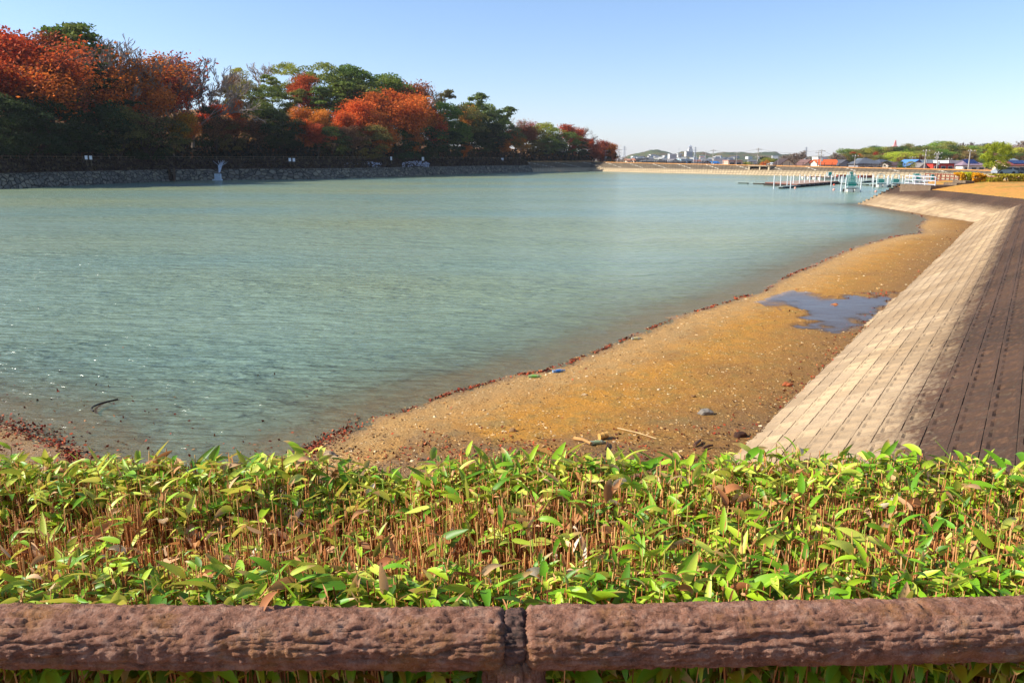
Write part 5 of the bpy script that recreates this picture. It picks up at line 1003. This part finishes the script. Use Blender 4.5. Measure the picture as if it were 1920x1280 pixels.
# ------------------------------------------------------------------ beach details
rng = np.random.default_rng(31)
def scatter(n, r0, r1, a0, a1):
    r_ = np.exp(rng.uniform(math.log(r0), math.log(r1), n)); a_ = np.radians(rng.uniform(a0, a1, n)); x, y = r_ * np.sin(a_), r_ * np.cos(a_); z, s, q = bed(x, y); return x, y, z, s, q
def stones(name, x, y, z, size, mat, flat=.55):
    n = len(x); th = rng.uniform(0, 6.28, n); base = np.array([[1, 0, 0], [.5, .87, 0], [-.5, .87, 0], [-1, 0, 0], [-.5, -.87, 0], [.5, -.87, 0], [.45, .25, .8], [-.45, .3, .8], [0, -.5, .8]])
    V_ = base[None] * rng.uniform(.7, 1.3, (n, 9, 3)); V_ *= size[:, None, None] * np.stack([np.ones(n), rng.uniform(.55, 1, n), np.full(n, flat)], 1)[:, None]
    c_, s_ = np.cos(th)[:, None], np.sin(th)[:, None]; X_ = V_[..., 0] * c_ - V_[..., 1] * s_ + x[:, None]; Y_ = V_[..., 0] * s_ + V_[..., 1] * c_ + y[:, None]; Z_ = V_[..., 2] + z[:, None] - .2 * size[:, None]
    tri = np.array([(0, 1, 6), (1, 7, 6), (1, 2, 7), (2, 3, 7), (3, 8, 7), (3, 4, 8), (4, 5, 8), (5, 6, 8), (5, 0, 6), (6, 7, 8)]); F_ = (tri[None] + np.arange(n)[:, None, None] * 9).reshape(-1, 3)
    return npmesh(name, np.stack([X_, Y_, Z_], -1).reshape(-1, 3), F_, mat, attrs={'var': np.repeat(rng.random(n), 9)})
t = NT('pebble'); t.col(t.ramp(t.attr('var'), [(0, hexc('64461f')), (.4, hexc('9a6f38')), (.8, hexc('b8935c')), (1, hexc('d8c39c'))])); M_PEB = t.m
x, y, z, s, q = scatter(90000, 10.5, 75, -38, 36); k = (s > -.15) & (q < -.2) & (Td.mean() > 0); dn = seg_d(x, y, BANK[1:]); cl = fbm(x * 1.1, y * 1.1, 3) + fbm(x * 6, y * 6, 8) * .5
pk = (np.exp(-np.clip(s, 0, 9) / .9) * 1.1 + .9 * (cl > .78) + .38) * k; m = rng.random(len(x)) < pk; x, y, z = x[m], y[m], z[m]
o = stones('pebbles', x, y, z, np.clip(rng.lognormal(-4.3, .5, len(x)), .006, .045) * (1 + np.hypot(x, y) / 60), M_PEB); tag(o, 'loose pale pebbles scattered over the sandy beach', 'pebbles', kind='stuff')
# red brown leaf litter along the waterline and at the toe
x, y, z, s, q = scatter(700000, 10.5, 85, -40, 36); wl = np.exp(-((s - .02) / .07) ** 2) * (.25 + 1.5 * (fbm(x * .8, y * .8, 5) > .47)); dn = seg_d(x, y, BANK[1:])
bot = (np.clip((14.4 - y) / 1.6, 0, 1)) * (s > -.3) * (fbm(x * 1.4, y * 1.4, 9) > .5) * .16; mudl = (x < -3) * np.exp(-((s + .05) / .22) ** 2) * .8; toe_ = np.exp(-(dn / .5) ** 2) * .10 * (fbm(x * .5, y * .5, 6) > .5)
fl = (x < -4) * (s < 0) * np.exp(s / 1.0) * .05; pk = wl * 1.3 * (fbm(x * 2.5, y * 2.5, 15) > .42) + bot + mudl + toe_ + .0012 * (s > 0) + fl + .25 * np.exp(-((q + .3) / .3) ** 2) * (x > 12) * (s > 0) * (dn < 1.6); m = rng.random(len(x)) < pk * .5; x, y, z, s = x[m], y[m], z[m], s[m]; n = len(x)
V, Fq = quads(np.stack([x, y, np.maximum(z, .004) + rng.uniform(.004, .025, n)], 1), .027, rng, 1.6, 1.5); V = V.reshape(n, 4, 3); c_ = V.mean(1, keepdims=True); V = c_ + (V - c_) * (1 + np.hypot(x, y) / 30)[:, None, None]; V = V.reshape(-1, 3)
t = NT('leaf_litter'); t.col(t.ramp(t.attr('var'), [(0, hexc('42190e')), (.4, hexc('7a2a14')), (.8, hexc('b04820')), (1, hexc('96744a'))])); M_LIT = t.m
tag(npmesh('leaf_litter', V, Fq, M_LIT, attrs={'var': np.repeat(rng.random(n), 4)}), 'band of red brown fallen leaves washed up along the waterline', 'leaf litter', kind='stuff')
# twigs and shreds at the foot of the slope
x, y, z, s, q = scatter(60000, 10.5, 30, -30, 30); dn = seg_d(x, y, BANK[1:]); pk = (s > .1) * (np.clip((14.2 - y) / 2, 0, 1) * .35 + np.exp(-(dn / .9) ** 2) * .3 + .02); m = rng.random(len(x)) < pk * .4; x, y, z = x[m], y[m], z[m]; n = len(x)
V, Fq = quads(np.stack([x, y, z + .012], 1), .022, rng, 3, 5.5); tag(npmesh('debris', V, Fq, P('5b3d26', .9, .5)), 'dark twigs and plant scraps at the foot of the slope', 'debris', kind='stuff')
def onb(px, py): 
    x, y = at_z(px, py, .2); z = float(bed(np.array([x]), np.array([y]))[0][0]); return x, y, z
def stick(label, pa, pb, rad, c='a5814e', name='stick', mid=None):
    a, b = onb(*pa), onb(*pb); q = MB(); pts_ = [a] + ([onb(*mid)] if mid else [tuple((a[i] + b[i]) / 2 + (.01 if i == 2 else .02) for i in range(3))]) + [b]; pts_ = [(p[0], p[1], p[2] + rad + .01) for p in pts_]
    for i in range(len(pts_) - 1): q.tube(pts_[i], pts_[i + 1], rad * (1 - .15 * i), rad * (.85 - .15 * i), 7)
    tag(q.build(name, P(c, .8, .3)), label, 'stick', 'driftwood sticks on the beach')
stick('thick pale driftwood stick lying left of the bamboo pieces', (1077, 821), (1108, 833), .035, 'b98a52'); stick('long thin curved reed stalk lying across the beach', (1158, 801), (1231, 823), .012, 'c0a070', mid=(1195, 812)); stick('short dark branch near the foot of the slope', (1302, 838), (1313, 828), .03, '5a3f30')
stick('dark broken stick beside the leaf litter near the slope foot', (1318, 843), (1336, 838), .025, '4a3226'); stick('thin pale twig just above the bamboo hedge', (1261, 846), (1277, 859), .015, 'b8926a'); stick('dark upright forked stick below the bamboo pieces', (1136, 842), (1139, 829), .02, '4c3426')
def cyl(label, pa, pb, rad, c, name, cat):
    a, b = onb(*pa), onb(*pb); r = thing(name, label, cat, (a[0], a[1], a[2] + rad)); d = (b[0] - a[0], b[1] - a[1], 0.02); q = MB(); q.tube((0, 0, 0), d, rad, n=12)
    for f in (.0, .5, 1.0): q.tube((d[0] * (f - .03), d[1] * (f - .03), d[2] * f), (d[0] * (f + .03), d[1] * (f + .03), d[2] * f), rad * 1.12, n=12)
    q.build('cane', P(c, .6), r); return r
cyl('short cut section of yellow bamboo cane on the beach', (1124, 820), (1138, 818), .055, 'bf9350', 'bamboo_piece', 'bamboo')
def bottle(label, px, py, c, cap, rz, L_=.24, z=None):
    a = onb(px, py); r = thing('plastic_bottle', label, 'bottle', (a[0], a[1], max(a[2], 0) + .035), rz); m = MB(); m.tube((-L_ / 2, 0, 0), (L_ * .25, 0, 0), .036, n=12); m.tube((L_ * .25, 0, 0), (L_ * .42, 0, 0), .036, .014, 12); g_ = NT('clear_' + c); g_.col(hexc(c)); g_.b.inputs['Roughness'].default_value = .15; g_.b.inputs['Transmission Weight'].default_value = .5; m.build('body', g_.m, r)
    MB().tube((L_ * .42, 0, 0), (L_ * .5, 0, 0), .016, n=10).build('cap', P(cap, .4), r); MB().tube((-L_ * .25, 0, 0), (L_ * .1, 0, 0), .038, n=12).build('label', P(cap, .5), r)
bottle('greenish plastic bottle lying beside the bamboo piece', 1121, 829, 'b9c0a0', '8a9a70', .2, .28); bottle('blue plastic bottle washed up at the waterline', 1048, 685, 'a8c4e0', '4a86c8', .4, .32); bottle('green plastic bottle floating at the waterline left of the blue one', 1003, 695, 'b8d890', '7ab050', .1, .3); bottle('white plastic bottle on the waterline up the beach', 1194, 624.5, 'd8d4b8', 'c0b880', .2, .3)
def rock(label, px, py, s, c, cat='rock'):
    a = onb(px, py); me = bpy.data.meshes.new('rock'); bm = bmesh.new(); bmesh.ops.create_icosphere(bm, subdivisions=3, radius=1)
    for v_ in bm.verts: f = 1 + .35 * (mnoise.noise(v_.co * 1.4 + Vector((px, 0, 0)))); v_.co = Vector((v_.co.x * s * f, v_.co.y * s * .7 * f, v_.co.z * s * .55 * f))
    bm.to_mesh(me); me.materials.append(plain('rock_' + c, hexc(c), .9, 0, .35, 9)); o = bpy.data.objects.new('rock', me); C.objects.link(o); o.location = (a[0], a[1], a[2] + s * .2); tag(o, label, cat)
rock('smooth grey rock alone on the sand near the slope', 1323, 774, .14, '7d756a'); rock('orange brown brick lump in the puddle', 1565, 566, .16, 'b06a3c'); rock('reddish stone at the foot of the slope', 1477, 722, .11, 'a0542e'); rock('dark brown lump beside the toe of the slope', 1388, 818, .12, '3c2418')
rock('pale stone at the tip of the spit', 615, 838, .13, '9a8468'); rock('small brown stone on the sand in front of the spit', 961, 802, .07, '8a6a44'); rock('flat pale stone on the lower beach', 1096, 735, .06, 'b59a72'); rock('brown stone in the middle of the upper beach', 1300, 740, .05, '7a5a38')
# curved black hose breaking the water at the left
q = MB(); c0 = at_z(225, 765); pts_ = [(c0[0] + .35 * math.cos(a) - .2, c0[1] + .5 * math.sin(a) + .1, .03 + .02 * math.sin(a * 2)) for a in np.linspace(1.9, 4.2, 12)]
for a, b in zip(pts_[:-1], pts_[1:]): q.tube(a, b, .018, n=6)
tag(q.build('hose', M_DARK), 'curved black hose breaking the water surface at the lower left', 'hose')

# ------------------------------------------------------------------ haze
hz = MB(); hz.box((0, 2540, 40), (9800, 5480, 86.0)); h_ = hz.build('haze', M_DARK); t = NT('air'); t.n.remove(t.b); pvn = t.node('ShaderNodeVolumePrincipled'); pvn.inputs['Density'].default_value = 0.00007; pvn.inputs['Color'].default_value = (.82, .88, 1, 1); t.link(pvn.outputs[0], t.out.inputs['Volume'])
h_.data.materials.clear(); h_.data.materials.append(t.m); tag(h_, 'thin pale haze over the lake and the town', 'haze', kind='stuff')
